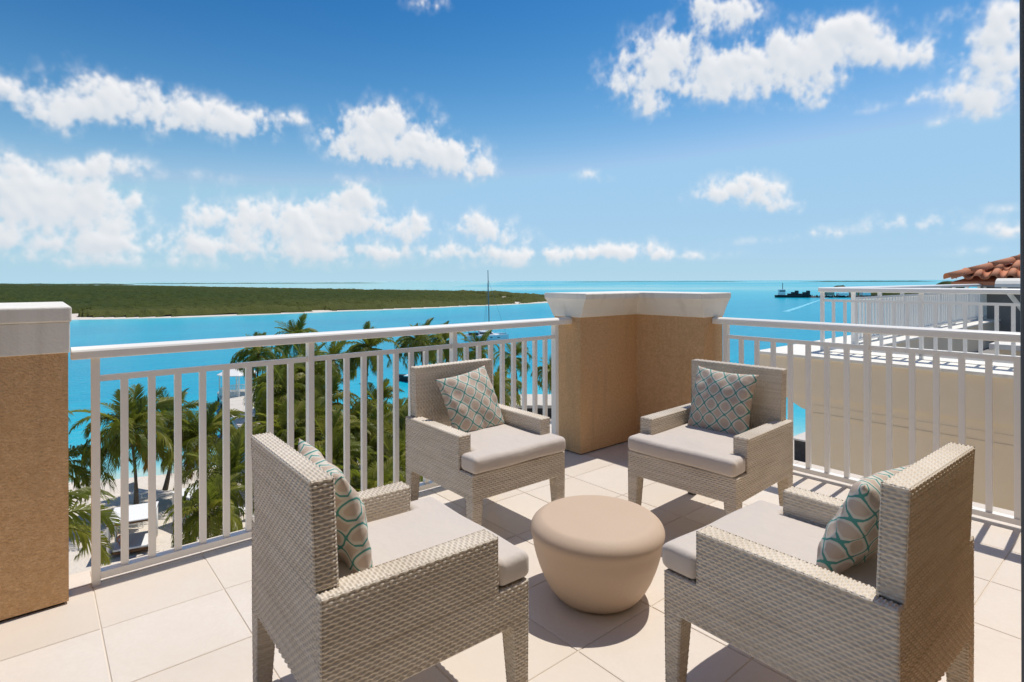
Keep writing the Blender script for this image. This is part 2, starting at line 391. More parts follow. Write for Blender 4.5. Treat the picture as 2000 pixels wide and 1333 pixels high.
def grid_mesh(name, X, Y, Z, mat, attrs=None, smooth=True, keep=None):
    H_, W_ = X.shape
    v = np.stack([X, Y, Z], -1).reshape(-1, 3)
    i = np.arange(H_ * W_).reshape(H_, W_)
    q = np.stack([i[:-1, :-1], i[:-1, 1:], i[1:, 1:], i[1:, :-1]], -1).reshape(-1, 4)
    if keep is not None: q = q[keep[:-1, :-1].ravel()]
    m = bpy.data.meshes.new(name); m.vertices.add(len(v)); m.vertices.foreach_set('co', v.astype(np.float32).ravel())
    m.loops.add(q.size); m.loops.foreach_set('vertex_index', q.astype(np.int32).ravel())
    m.polygons.add(len(q)); m.polygons.foreach_set('loop_start', np.arange(0, q.size, 4, dtype=np.int32))
    m.polygons.foreach_set('use_smooth', np.full(len(q), smooth)); m.update(calc_edges=True)
    for k, a in (attrs or {}).items():
        at = m.attributes.new(k, 'FLOAT', 'POINT'); at.data.foreach_set('value', a.astype(np.float32).ravel())
    m.materials.append(mat); return m

def water_material():
    m = bpy.data.materials.new('sea_water'); m.use_nodes = True; nt = m.node_tree; N = nt.nodes.new; L = nt.links.new
    p = nt.nodes['Principled BSDF']; p.inputs['Roughness'].default_value = .22; p.inputs['IOR'].default_value = 1.33
    p.inputs['Specular IOR Level'].default_value = .02
    at = N('ShaderNodeAttribute'); at.attribute_name = 'depth'
    cr = N('ShaderNodeValToRGB'); e = cr.color_ramp.elements
    e[0].position = 0; e[0].color = (.42, .60, .56, 1)
    e[1].position = 1; e[1].color = (.004, .285, .44, 1)
    for pos, c in ((.10, (.20, .52, .56)), (.28, (.055, .44, .54)), (.55, (.012, .385, .52))):
        k = e.new(pos); k.color = (*c, 1)
    tc = N('ShaderNodeTexCoord')
    def nz(sc, det=3, st=(1, 1, 1), dist=0):
        mp = N('ShaderNodeMapping'); mp.inputs['Scale'].default_value = st; L(tc.outputs['Object'], mp.inputs[0])
        n = N('ShaderNodeTexNoise'); n.inputs['Scale'].default_value = sc; n.inputs['Detail'].default_value = det; n.inputs['Distortion'].default_value = dist; L(mp.outputs[0], n.inputs[0]); return n.outputs[0]
    n1 = nz(.018, 5, (.4, 1.3, 1), .6); n2 = nz(.22, 4, (.6, 1.4, 1)); n3 = nz(1.1, 3, (.7, 1.3, 1))
    def ma(op, a, b):
        n = N('ShaderNodeMath'); n.operation = op
        for i, v in enumerate((a, b)):
            if isinstance(v, (int, float)): n.inputs[i].default_value = v
            else: L(v, n.inputs[i])
        return n.outputs[0]
    s = ma('ADD', ma('MULTIPLY', ma('SUBTRACT', n1, .5), .55), ma('MULTIPLY', ma('SUBTRACT', n2, .5), .42))
    s = ma('ADD', s, ma('MULTIPLY', ma('SUBTRACT', n3, .5), .38))
    L(ma('ADD', at.outputs['Fac'], ma('MULTIPLY', s, ma('ADD', ma('MULTIPLY', at.outputs['Fac'], .8), .2))), cr.inputs[0]); L(cr.outputs[0], p.inputs['Base Color'])
    b1 = N('ShaderNodeBump'); b1.inputs['Strength'].default_value = .55; b1.inputs['Distance'].default_value = .35; L(nz(.55, 4, (.7, 1.3, 1)), b1.inputs['Height'])
    b2 = N('ShaderNodeBump'); b2.inputs['Strength'].default_value = .5; b2.inputs['Distance'].default_value = .08; L(nz(2.6, 3), b2.inputs['Height']); L(b1.outputs[0], b2.inputs['Normal'])
    L(b2.outputs[0], p.inputs['Normal']); return m

def build_setting():
    # sea: rings round the terrace out to the horizon, with the water depth at every point
    fwd = math.pi / 2 - (math.pi / 2 - math.atan2(math.cos(YAW), math.sin(YAW)))
    r = np.concatenate([np.linspace(25, 140, 110), np.geomspace(142, 60000, 130)])
    a = np.linspace(-math.pi, math.pi, 420)
    rr, aa = np.meshgrid(r, a, indexing='ij'); X = rr * np.cos(aa); Y = rr * np.sin(aa)
    dn = sdist(X, Y, LAND); di = sdist(X, Y, ISLE)
    dep = np.clip(dn / 60, 0, 1) ** .75
    dep = np.minimum(dep, np.clip(di / 70, 0, 1) ** .6 * .75 + .08)
    far = np.clip((rr - 330) / 900, 0, 1)
    dep = dep * (1 - far) + far * (.25 + .75 * (fbm(X / 900 + 7, Y / 900, 4, 3) - .47) )
    lag = np.clip((Y - X * 1.19 - 20) / 300, 0, 1) * np.clip((rr - 700) / 300, 0, 1)      # the pale lagoon behind the island
    dep = dep * (1 - lag) + .06 * lag
    dep = np.clip(dep, 0, 1)
    kind(link('sea', grid_mesh('sea', X, Y, np.full(X.shape, SEA), water_material(), {'depth': dep})), 'structure')
    # beach round the hotel
    gx = np.concatenate([np.linspace(-400, -62, 30), np.arange(-60, 122, 1.0), np.linspace(124, 200, 10)])
    gy = np.concatenate([np.linspace(-140, -42, 14), np.arange(-40, 84, 1.0), np.linspace(86, 116, 6)])
    X, Y = np.meshgrid(gx, gy, indexing='ij'); d = sdist(X, Y, LAND) + 3.0 * (fbm(X / 9, Y / 9, 3, 5) - .45)
    Z = SEA - .1 - np.clip(d, -14, 40) * .11 + .16 * (fbm(X / 3, Y / 3, 3, 9) - .5) * (d < 0)
    Z = np.where(d < -14, SEA + 1.44 + .12 * (fbm(X / 2.2, Y / 2.2, 3, 9) - .5), Z)
    kind(link('beach', grid_mesh('beach', X, Y, Z, M['sand'])), 'structure')
    # the low island across the channel: sand, and the scrub that covers it
    t = np.linspace(-1.02, .24, 820); dp = np.geomspace(395, 7600, 400)
    D_, T_ = np.meshgrid(dp, t, indexing='ij'); D_ = D_ * (1 + 0 * T_)
    c_, s_ = math.cos(YAW), math.sin(YAW)
    D_ = D_ * np.where(T_ < 0, 1 + T_ * .48 * np.exp(-(D_ - 395) / 900), 1)      # follow the shore, which runs away to the right
    D_ = D_ * .80
    X = D_ * (T_ * c_ + s_); Y = D_ * (-T_ * s_ + c_)
    d = sdist(X, Y, ISLE) + 12 * (fbm(X / 30, Y / 30, 4, 2) - .48)
    Z = SEA - .3 - np.clip(d, -12, 20) * .075
    kind(link('island', grid_mesh('island', X, Y, Z, M['sand'], keep=d < 16)), 'structure')
    inn = -d
    beachw = 8 + 13 * np.clip((40 - X) / 60, 0, 1) * np.clip((X + 160) / 60, 0, 1) + 5 * np.clip((X - 300) / 40, 0, 1)
    beachw = np.where(Y > 400 + np.clip(-X, 0, 1e9) * .25, -6, beachw)
    h = np.clip((inn - beachw) / 7, 0, 1) * (.4 + 3.9 * fbm(X / 13, Y / 13, 4, 21) + 2.0 * vnoise(X / 3.0, Y / 3.0, 31) - .9)
    h = h + np.clip((inn - 260) / 60, 0, 1) * 4.5 * np.clip(fbm(X / 40, Y / 40, 4, 41) - .2, 0, 1)
    strip = np.exp(-((inn - 46 - 14 * fbm(X / 90, Y / 90, 2, 51)) / 7) ** 2) * (fbm(X / 45, Y / 45, 3, 61) > .45 - .10 * np.clip((X - 60) / 100, 0, 1))
    strip = np.maximum(strip, (fbm(X / 30, Y / 60, 3, 71) > .61) * np.clip((120 - inn) / 60, 0, 1))
    h = np.where(strip > .45, h - 3.2, h)
    ok = (inn > beachw - 1)
    kind(link('mangrove_scrub', grid_mesh('mangrove_scrub', X, Y, Z + h - .05, M['scrub'], {'dry': np.exp(-np.clip(inn - 20, 0, 1e9) / 70) * np.clip(1.9 * fbm(X / 34, Y / 34, 3, 91), 0, 1)}, smooth=True, keep=ok)), 'stuff')
    # the low wooded shore along the horizon
    for nm, t0, t1, dist, dep_, hgt in (('far_shore', -1.1, -.66, 3600, 500, 11), ('far_shore', -.68, -.22, 5200, 300, 6), ('far_shore', .50, .75, 5600, 300, 9), ('far_shore', .08, .42, 7400, 200, 5)):
        tt = np.linspace(t0, t1, 420); dd = np.linspace(0, 1, 6)
        DD, TT = np.meshgrid(dd, tt, indexing='ij'); Dm = dist + DD * dep_
        X = Dm * (TT * c_ + s_); Y = Dm * (-TT * s_ + c_)
        ends = np.clip((TT - t0) / .05, 0, 1) * np.clip((t1 - TT) / .05, 0, 1)
        hh = hgt * (.45 + 1.0 * fbm(TT * 90, DD * 2, 3, 81) * vnoise(TT * 30, DD, 83)) * np.sin(np.clip(DD * 1.3, 0, 1) * math.pi / 2) * ends
        kind(link(nm, grid_mesh(nm, X, Y, SEA - .5 + hh + 1.0 * ends, M['bush'])), 'structure')
build_setting()

# ------------------------------------------------------------------ the terrace
def build_terrace():
    slab = MB().box(-3.0, 4.42, -2.2, 3.36, -.42, -.006)
    kind(slab.build('terrace_slab', M['grout']), 'structure')
    floor = bpy.data.objects.new('floor', MB().box(-3.0, 4.40, -2.2, 3.34, -.006, -.0035).mesh('floor', M['grout'])); C.objects.link(floor); kind(floor, 'structure')
    pu, pv, g = .4425, .4345, .0022
    b = bmesh.new(); bmesh.ops.create_cube(b, size=1)
    bmesh.ops.scale(b, vec=(pu - 2 * g, pv - 2 * g, .012), verts=b.verts)
    bmesh.ops.bevel(b, geom=[e for e in b.edges if abs(e.verts[0].co.z - e.verts[1].co.z) < 1e-6 and e.verts[0].co.z > 0], offset=.0018, segments=1, affect='EDGES')
    me = bpy.data.meshes.new('tile'); b.to_mesh(me); me.materials.append(M['tile'])
    us = [.2 + pu * k for k in range(-7, 10)]; vs = [.578 + pv * k for k in range(-6, 7)]
    for u in us[:-1]:
        for v in vs[:-1]:
            if u + pu > 4.41 or v + pv > 3.35 or u < -2.95 or v < -2.15: continue
            o = link('tile', me, floor, (u + pu / 2, v + pv / 2, -.006 + random.uniform(-.0004, .0004)))
            o.rotation_euler = (0, 0, math.pi * random.randint(0, 1))
    # strips of cut tile along the outer edges
    for a in (dict(x0=.2 + pu * 9, x1=4.40, vs=True), ):
        for v in vs[:-1]:
            link('cut_tile', MB().box(a['x0'] + g, a['x1'], v + g, v + pv - g, -.012, 0).mesh('cut_tile', M['tile']), floor)
    for u in us[:-1]:
        if u < -2.95: continue
        link('cut_tile', MB().box(u + g, u + pu - g, vs[-1] + g if vs[-1] + pv > 3.35 else vs[-1] + g, 3.34, -.012, 0).mesh('cut_tile', M['tile']), floor)
    # the hotel under the terrace, unseen; coloured pale to bounce light onto the wing
    t = thing('hotel_building', 'beige rendered hotel wall dropping from the terrace to the sand', 'building', (0, 0, 0))
    MB().box(-16, 4.30, -14, 3.26, -16.2, -.43).build('wall', M['beige'], t)

def offset_poly(P, d, sc=None):
    n = len(P); out = []
    for i in range(n):
        p, a, b = Vector(P[i]), Vector(P[i - 1]), Vector(P[(i + 1) % n])
        d1 = (p - a).normalized(); d2 = (b - p).normalized()
        s1, s2 = (sc[i - 1], sc[i]) if sc else (1, 1)
        out.append((p.x + d * (s1 * d1.y + s2 * d2.y), p.y - d * (s1 * d1.x + s2 * d2.x)))
    return out
def loft_poly(mb, P, levels, sc=None):
    n = len(P); vs = []
    for off, z in levels: vs += [(x, y, z) for x, y in offset_poly(P, off, sc)]
    fs = [(k * n + i, k * n + (i + 1) % n, (k + 1) * n + (i + 1) % n, (k + 1) * n + i) for k in range(len(levels) - 1) for i in range(n)]
    fs += [tuple(range(n))[::-1], tuple((len(levels) - 1) * n + i for i in range(n))]
    return mb.add(vs, fs)

def build_pillars():
    P = [(3.257, 3.049), (3.955, 3.049), (3.955, 2.406), (4.225, 2.406), (4.225, 3.335), (3.257, 3.335)]
    t = thing('corner_pillar', 'L shaped tan stucco corner pillar with flared cream cap between the railings', 'pillar', (3.257, 3.049, 0))
    Q = [(x - 3.257, y - 3.049) for x, y in P]
    loft_poly(MB(), Q, [(-.012, 0.0), (-.012, .010)]).build('base', M['dark'], t)  # set-back black strip where the stucco stops short of the floor
    loft_poly(MB(), Q, [(0, .010), (0, 1.078)]).build('shaft', M['stucco'], t)
    o = loft_poly(MB(), Q, [(.004, 1.072), (.014, 1.080), (.024, 1.10), (.046, 1.15), (.076, 1.20), (.090, 1.215), (.094, 1.217), (.097, 1.255), (.092, 1.262)], [1.2, 1.12, .45, .6, .6, .62]).build('cap', M['cap'], t)
    bevel(o, .006, 2)
    t = thing('square_pillar', 'tan stucco pillar with two banded cream cap at the left end', 'pillar', (-.9, 3.45, 0))
    def rect(mb, e, z0, z1): return mb.box(-1.0 - e, 1.012 + e, -.399 - e, .42 + e, z0, z1)
    rect(MB(), -.014, 0, .012).build('base', M['dark'], t)  # same black strip in the gap below this shaft
    rect(MB(), 0, .012, 1.062).build('shaft', M['stucco'], t)
    bevel(rect(MB(), .006, 1.062, 1.192).build('lower_band', M['cap'], t), .004)
    bevel(rect(MB(), .012, 1.192, 1.256).build('upper_band', M['cap'], t), .007)

HAND = [(-.040, 0), (.040, 0), (.0425, .005), (.0425, .034), (.038, .042), (.026, .049), (.010, .0525), (-.010, .0525), (-.026, .049), (-.038, .042), (-.0425, .034), (-.0425, .005)]
def railing(name, label, p0, p1, posts, nb, h=1.072, group=None, mid=.925, cap0=True, cap1=True, bot=.040):
    """p0, p1: ends on plan (z from p0); posts: distances from p0; nb: balusters per bay"""
    p0, p1 = Vector(p0), Vector(p1); d = p1 - p0; Ln = d.length; rz = math.atan2(d.y, d.x)
    t = thing(name, label, 'railing', p0, rz, group)
    mb = MB(); zz = h - .0525
    mb.prism(HAND, (0, 0, zz), (Ln, 0, zz), smooth=False)
    bevel(mb.build('handrail', M['white'], t), .004, 2)
    MB().box(posts[0] - (0 if not cap0 else .0), Ln if posts[-1] < Ln - .3 else posts[-1], -.013, .013, mid - .0132, mid + .0132).build('mid_rail', M['white'], t)
    MB().box(posts[0] + .014, Ln if posts[-1] < Ln - .3 else posts[-1] - .014, -.024, .024, bot - .014, bot + .0165).build('bottom_rail', M['white'], t)
    pm = MB().box(-.0155, .0155, -.024, .024, 0, zz + .003).mesh('post', M['white'])
    bm_ = MB().box(-.0145, .0145, -.0125, .0125, bot + .0165, mid - .0132).mesh('baluster', M['white'])
    for i, x in enumerate(posts):
        link('post', pm, t, (x, 0, 0))
        if i + 1 < len(posts):
            st = (posts[i + 1] - x) / (nb + 1)
            for k in range(1, nb + 1): link('baluster', bm_, t, (x + st * k, 0, 0))
    return t
def build_railings():
    railing('balcony_railing', 'white balcony railing along the palm side between the two tan pillars', (.126, 3.172, 0), (3.254, 3.172, 0), [.087, 1.060, 2.026, 2.975], 8, group='white railings')
    railing('balcony_railing', 'white balcony railing right of the corner pillar facing the beige wall', (4.108, 2.403, 0), (4.108, .175, 0), [.096, 1.070, 2.044], 7, group='white railings')
def build_suite():
    # the suite the terrace belongs to: outer wall with the doorway the picture is taken from, and the room behind it
    t = thing('suite', 'tan stucco suite wall with an open doorway at the right edge of the terrace', 'building', (0, .17, 0))
    MB().box(1.27, 4.40, -.30, 0, 0, 3.3).build('wall', M['stucco'], t)
    MB().box(-6.0, -1.6, -.30, 0, 0, 3.3).build('wall', M['stucco'], t)
    MB().box(-1.6, 1.27, -.30, 0, 2.75, 3.3).build('lintel', M['stucco'], t)
    bevel(MB().box(1.200, 1.268, -.28, .003, .0, 2.748).build('door_frame', M['frame'], t), .004)
    bevel(MB().box(-1.598, -1.52, -.28, .003, .0, 2.748).build('door_frame', M['frame'], t), .004)
    MB().box(-6.0, 4.40, -5.6, -.302, 2.76, 2.9).build('ceiling', M['plaster'], t)
    MB().box(-6.0, 4.40, -5.8, -5.6, 0, 2.9).build('back_wall', M['plaster'], t)
    MB().box(-6.0, -5.85, -5.598, -.302, 0, 2.758).build('side_wall', M['plaster'], t)
    MB().box(4.25, 4.40, -5.598, -.302, 0, 2.758).build('side_wall', M['plaster'], t)
    MB().box(-6.0, 4.40, -5.8, -2.45, -.2, -.003).build('room_floor', M['plaster'], t)
build_terrace(); build_pillars(); build_railings(); build_suite()
# ------------------------------------------------------------------ woven wicker as real relief
class Weave:
    PR, PC = .0106, .0138
    def __init__(s): s.v = []; s.f = []; s.n = 0
    def panel(s, p00, p10, p11, p01, n, vertical=False):
        """bilinear patch; strands run p00->p10, rows stack p00->p01; relief along n"""
        P = [np.array(p, float) for p in (p00, p10, p11, p01)]; n = np.array(n, float); n /= np.linalg.norm(n)
        if vertical: P = [P[0], P[3], P[2], P[1]]
        la = max(np.linalg.norm(P[1] - P[0]), np.linalg.norm(P[2] - P[3])); lb = max(np.linalg.norm(P[3] - P[0]), np.linalg.norm(P[2] - P[1]))
        nc = max(1, round(la / s.PC)); nr = max(1, round(lb / s.PR))
        a = np.linspace(0, 1, nc * 4 + 1); b = np.linspace(0, 1, nr * 5 + 1)
        A, B = np.meshgrid(a, b, indexing='ij')
        S = A * nc; Rw = B * nr; row = np.minimum(np.floor(Rw), nr - 1); fb = Rw - row - .5
        prof = np.clip(1 - (np.abs(fb) / .5) ** 2.2, 0, 1)
        w = np.cos(np.pi * S + np.pi * row)
        strand = prof * (.0010 + .0019 * w) - .0050 * (1 - prof)
        fs_ = S - np.round(S); stake = np.sqrt(np.clip(1 - (fs_ / .30) ** 2, 0, 1)) * .0026 - .0040
        hgt = np.maximum(strand, stake); hgt = np.maximum(hgt, -.0052)
        edge = np.minimum(np.minimum(A, 1 - A) * la, np.minimum(B, 1 - B) * lb)
        hgt = hgt - .0035 * np.clip(1 - edge / .007, 0, 1) ** 2       # wrapped, rounded corners
        hgt = np.where(edge < 1e-9, -.0035, hgt)
        pos = ((1 - A) * (1 - B))[..., None] * P[0] + (A * (1 - B))[..., None] * P[1] + (A * B)[..., None] * P[2] + ((1 - A) * B)[..., None] * P[3] + hgt[..., None] * n
        H_, W_ = A.shape; i = np.arange(H_ * W_).reshape(H_, W_) + s.n
        q = np.stack([i[:-1, :-1], i[1:, :-1], i[1:, 1:], i[:-1, 1:]], -1).reshape(-1, 4)
        if np.dot(np.cross(P[1] - P[0], P[3] - P[0]), n) < 0: q = q[:, ::-1]
        s.v.append(pos.reshape(-1, 3)); s.f.append(q); s.n += H_ * W_; return s
    def core(s, x0, x1, y0, y1, z0, z1, e=.0085):
        """frame behind the weave"""
        x0, x1 = min(x0, x1) + e, max(x0, x1) - e; y0 += e; y1 -= e; z0 += e; z1 -= e
        v = np.array([(x, y, z) for z in (z0, z1) for x, y in ((x0, y0), (x1, y0), (x1, y1), (x0, y1))])
        q = np.array([(3, 2, 1, 0), (4, 5, 6, 7), (0, 1, 5, 4), (1, 2, 6, 5), (2, 3, 7, 6), (3, 0, 4, 7)]) + s.n
        s.v.append(v); s.f.append(q); s.n += 8; return s
    def mesh(s, name, mat):
        v = np.concatenate(s.v).astype(np.float32); q = np.concatenate(s.f).astype(np.int32)
        m = bpy.data.meshes.new(name); m.vertices.add(len(v)); m.vertices.foreach_set('co', v.ravel())
        m.loops.add(q.size); m.loops.foreach_set('vertex_index', q.ravel()); m.polygons.add(len(q))
        m.polygons.foreach_set('loop_start', np.arange(0, q.size, 4, dtype=np.int32)); m.polygons.foreach_set('use_smooth', np.ones(len(q), bool))
        m.update(calc_edges=True); m.materials.append(mat); return m

CW, CD, ZA, ZB, ZS, ZL = .635, .676, .572, .857, .402, .272
WA, FS, TB, IB = .076, .121, .064, .037
def chair_meshes():
    w, d = CW / 2, CD / 2; mw = M['wicker']; out = {}
    # box of the seat with its four skirts
    b = Weave()
    b.panel((-w, d, ZL), (w, d, ZL), (w, d, ZS), (-w, d, ZS), (0, 1, 0))
    b.panel((-w, -d, ZL), (w, -d, ZL), (w, -d, ZS), (-w, -d, ZS), (0, -1, 0))
    for sx in (-1, 1):
        b.panel((sx * w, -d, ZL), (sx * w, d, ZL), (sx * w, d, ZS), (sx * w, -d, ZS), (sx, 0, 0))
        b.panel((sx * (w - WA), d - FS, ZS), (sx * w, d - FS, ZS), (sx * w, d, ZS), (sx * (w - WA), d, ZS), (0, 0, 1))
    b.panel((-w + WA, -d + TB, ZS - .002), (w - WA, -d + TB, ZS - .002), (w - WA, d, ZS - .002), (-w + WA, d, ZS - .002), (0, 0, 1))
    # webbing under the cushion
    b.panel((-w, -d, ZL + .01), (w, -d, ZL + .01), (w, d, ZL + .01), (-w, d, ZL + .01), (0, 0, -1))
    b.core(-w, w, -d, d, ZL + .01, ZS)
    out['seat_frame'] = b.mesh('seat_frame', mw)
    for sx, nm in ((-1, 'armL'), (1, 'armR')):
        a = Weave(); x0, x1 = sx * (w - WA), sx * w
        a.panel((x1, -d, ZS), (x1, d - FS, ZS), (x1, d - FS, ZA), (x1, -d, ZA), (sx, 0, 0))
        a.panel((x0, -d + TB, ZS), (x0, d - FS, ZS), (x0, d - FS, ZA), (x0, -d + TB, ZA), (-sx, 0, 0))
        a.panel((x0, d - FS, ZS), (x1, d - FS, ZS), (x1, d - FS, ZA), (x0, d - FS, ZA), (0, 1, 0))
        a.panel((x0, -d + TB, ZA), (x1, -d + TB, ZA), (x1, d - FS, ZA), (x0, d - FS, ZA), (0, 0, 1))
        xi = sx * (w - IB)
        a.panel((xi, -d, ZA), (x1, -d, ZA), (x1, -d + TB, ZA), (xi, -d + TB, ZA), (0, 0, 1))
        a.panel((xi, -d, ZS), (x1, -d, ZS), (x1, -d, ZA), (xi, -d, ZA), (0, -1, 0))
        a.core(x0, x1, -d + TB - .02, d - FS, ZS - .005, ZA); a.core(sx * (w - IB - .02), x1, -d, -d + TB, ZS - .005, ZA)
        out[nm] = a.mesh('arm', mw)
    k = Weave(); xw = w - IB; ln = .012
    k.panel((-xw, -d, ZS), (xw, -d, ZS), (xw, -d, ZA), (-xw, -d, ZA), (0, -1, 0))
    k.panel((-xw, -d, ZA), (xw, -d, ZA), (xw, -d - ln, ZB), (-xw, -d - ln, ZB), (0, -1, 0))
    k.panel((-xw, -d + TB, ZS), (xw, -d + TB, ZS), (xw, -d + TB - ln, ZB), (-xw, -d + TB - ln, ZB), (0, 1, 0), vertical=True)
    for sx in (-1, 1):
        k.panel((sx * xw, -d, ZA), (sx * xw, -d + TB, ZA), (sx * xw, -d + TB - ln, ZB), (sx * xw, -d - ln, ZB), (sx, 0, 0))
    k.panel((-xw, -d - ln, ZB), (xw, -d - ln, ZB), (xw, -d + TB - ln, ZB), (-xw, -d + TB - ln, ZB), (0, 0, 1))
    k.core(-xw, xw, -d - .001, -d + TB - .008, ZS - .005, ZB - .004)
    out['backrest'] = k.mesh('backrest', mw)
    for sx in (-1, 1):
        for sy in (-1, 1):
            l = Weave(); xo, yo = sx * w, sy * d; t_, b_ = .066, .050
            top = [(xo, yo), (xo - sx * t_, yo), (xo - sx * t_, yo - sy * t_), (xo, yo - sy * t_)]
            bo = [(xo - sx * .002, yo - sy * .002), (xo - sx * b_, yo - sy * .002), (xo - sx * b_, yo - sy * b_), (xo - sx * .002, yo - sy * b_)]
            nn = [(0, sy, 0), (-sx, 0, 0), (0, -sy, 0), (sx, 0, 0)]
            for i in range(4):
                j = (i + 1) % 4
                l.panel((*bo[i], .012), (*bo[j], .012), (*top[j], ZL), (*top[i], ZL), nn[i])
            out['leg', sx, sy] = l.mesh('leg', mw)
            out['foot', sx, sy] = MB().box(min(xo - sx * .006, xo - sx * .046), max(xo - sx * .006, xo - sx * .046), min(yo - sy * .006, yo - sy * .046), max(yo - sy * .006, yo - sy * .046), 0, .0125).mesh('foot', M['foot'])
    out['seat_cushion'] = cushion_mesh()
    return out
def cushion_mesh():
    w, d = CW / 2 - .002, CD / 2; wi = w - WA - .003; yb, yn, yf = -d + TB + .004, d - FS + .004, d + .012
    xs = sorted(set(np.round(np.concatenate([np.linspace(-w, -wi, 4), np.linspace(-wi, wi, 19), np.linspace(wi, w, 4)]), 5)))
    ys = sorted(set(np.round(np.concatenate([np.linspace(yb, yn, 17), np.linspace(yn, yf, 6)]), 5)))
    b = bmesh.new(); vt = {}; T = .088
    def V(i, j, k):
        if (i, j, k) not in vt: vt[i, j, k] = b.verts.new((xs[i], ys[j], ZS + .001 + T * k))
        return vt[i, j, k]
    inside = lambda i, j: 0 <= i < len(xs) - 1 and 0 <= j < len(ys) - 1 and (abs((xs[i] + xs[i + 1]) / 2) < wi or (ys[j] + ys[j + 1]) / 2 > yn)
    for i in range(len(xs) - 1):
        for j in range(len(ys) - 1):
            if not inside(i, j): continue
            b.faces.new([V(i, j, 1), V(i + 1, j, 1), V(i + 1, j + 1, 1), V(i, j + 1, 1)]); b.faces.new([V(i, j + 1, 0), V(i + 1, j + 1, 0), V(i + 1, j, 0), V(i, j, 0)])
            for (di, dj), (p, q) in {(0, -1): ((i, j), (i + 1, j)), (1, 0): ((i + 1, j), (i + 1, j + 1)), (0, 1): ((i + 1, j + 1), (i, j + 1)), (-1, 0): ((i, j + 1), (i, j))}.items():
                if not inside(i + di, j + dj): b.faces.new([V(*p, 0), V(*q, 0), V(*q, 1), V(*p, 1)])
    b.normal_update()
    es = [e for e in b.edges if len(e.link_faces) == 2 and e.calc_face_angle() > 1]
    bmesh.ops.bevel(b, geom=es, offset=.024, segments=5, affect='EDGES', profile=.5, clamp_overlap=True)
    b.normal_update()
    for v in b.verts:
        x, y, z = v.co; kx = max(0, 1 - (x / wi) ** 2); ky = max(0, 1 - ((y + .02) / d) ** 2)
        up = (z - ZS) / T
        v.co.z += up * (.008 * kx * ky + .0035 * math.sin(x * 11 + 1.3) * math.sin(y * 9 + .4))
        if y > yn + .02: v.co.y += .006 * math.sin(up * math.pi) + .003 * math.sin(x * 17)
        if y > yn: v.co.z += -.004 * max(0, (y - yn) / (yf - yn)) * up
    m = bpy.data.meshes.new('seat_cushion'); b.to_mesh(m); m.polygons.foreach_set('use_smooth', [True] * len(m.polygons)); m.materials.append(M['cushion']); return m

def pillow_material():
    def f(nt, p, src, co):
        N = nt.nodes.new; L = nt.links.new
        uv = N('ShaderNodeUVMap'); uv.uv_map = 'UVMap'; sp = N('ShaderNodeSeparateXYZ'); L(uv.outputs[0], sp.inputs[0])
        def ma(op, a, b=None, c=None):
            n = N('ShaderNodeMath'); n.operation = op
            for i, v in enumerate((a, b, c)):
                if v is None: continue
                if isinstance(v, (int, float)): n.inputs[i].default_value = v
                else: L(v, n.inputs[i])
            return n.outputs[0]
        K = 4.35 * 2 * math.pi; B = .38
        x, y = ma('MULTIPLY_ADD', sp.outputs[0], K, .9), ma('MULTIPLY_ADD', sp.outputs[1], K, .4)
        cx, cy, sx, sy = ma('COSINE', x), ma('COSINE', y), ma('SINE', x), ma('SINE', y)
        F = ma('ADD', ma('ADD', cx, cy), ma('MULTIPLY_ADD', ma('MULTIPLY', cx, cy), B, B))
        gx = ma('MULTIPLY', sx, ma('MULTIPLY_ADD', cy, B, 1.0)); gy = ma('MULTIPLY', sy, ma('MULTIPLY_ADD', cx, B, 1.0))
        g = ma('SQRT', ma('ADD', ma('ADD', ma('MULTIPLY', gx, gx), ma('MULTIPLY', gy, gy)), .10))
        dist = ma('DIVIDE', ma('ABSOLUTE', F), g)
        def step(v, lo, hi):
            m = N('ShaderNodeMapRange'); m.interpolation_type = 'SMOOTHSTEP'; m.inputs[1].default_value = lo; m.inputs[2].default_value = hi; L(v, m.inputs[0]); return m.outputs[0]
        inner = N('ShaderNodeMix'); inner.data_type = 'RGBA'; L(step(dist, .55, .95), inner.inputs['Factor'])
        inner.inputs[6].default_value = (.62, .57, .49, 1); inner.inputs[7].default_value = (.53, .42, .335, 1)
        mx = N('ShaderNodeMix'); mx.data_type = 'RGBA'; L(step(dist, .15, .24), mx.inputs['Factor'])
        mx.inputs[6].default_value = (.09, .285, .25, 1); L(inner.outputs[2], mx.inputs[7]); L(mx.outputs[2], p.inputs['Base Color'])
    return mat('trellis_print', (.6, .5, .4), .9, .1, bump=[(700, 2, .2, .0006), (14, 3, .45, .012)], build=f)
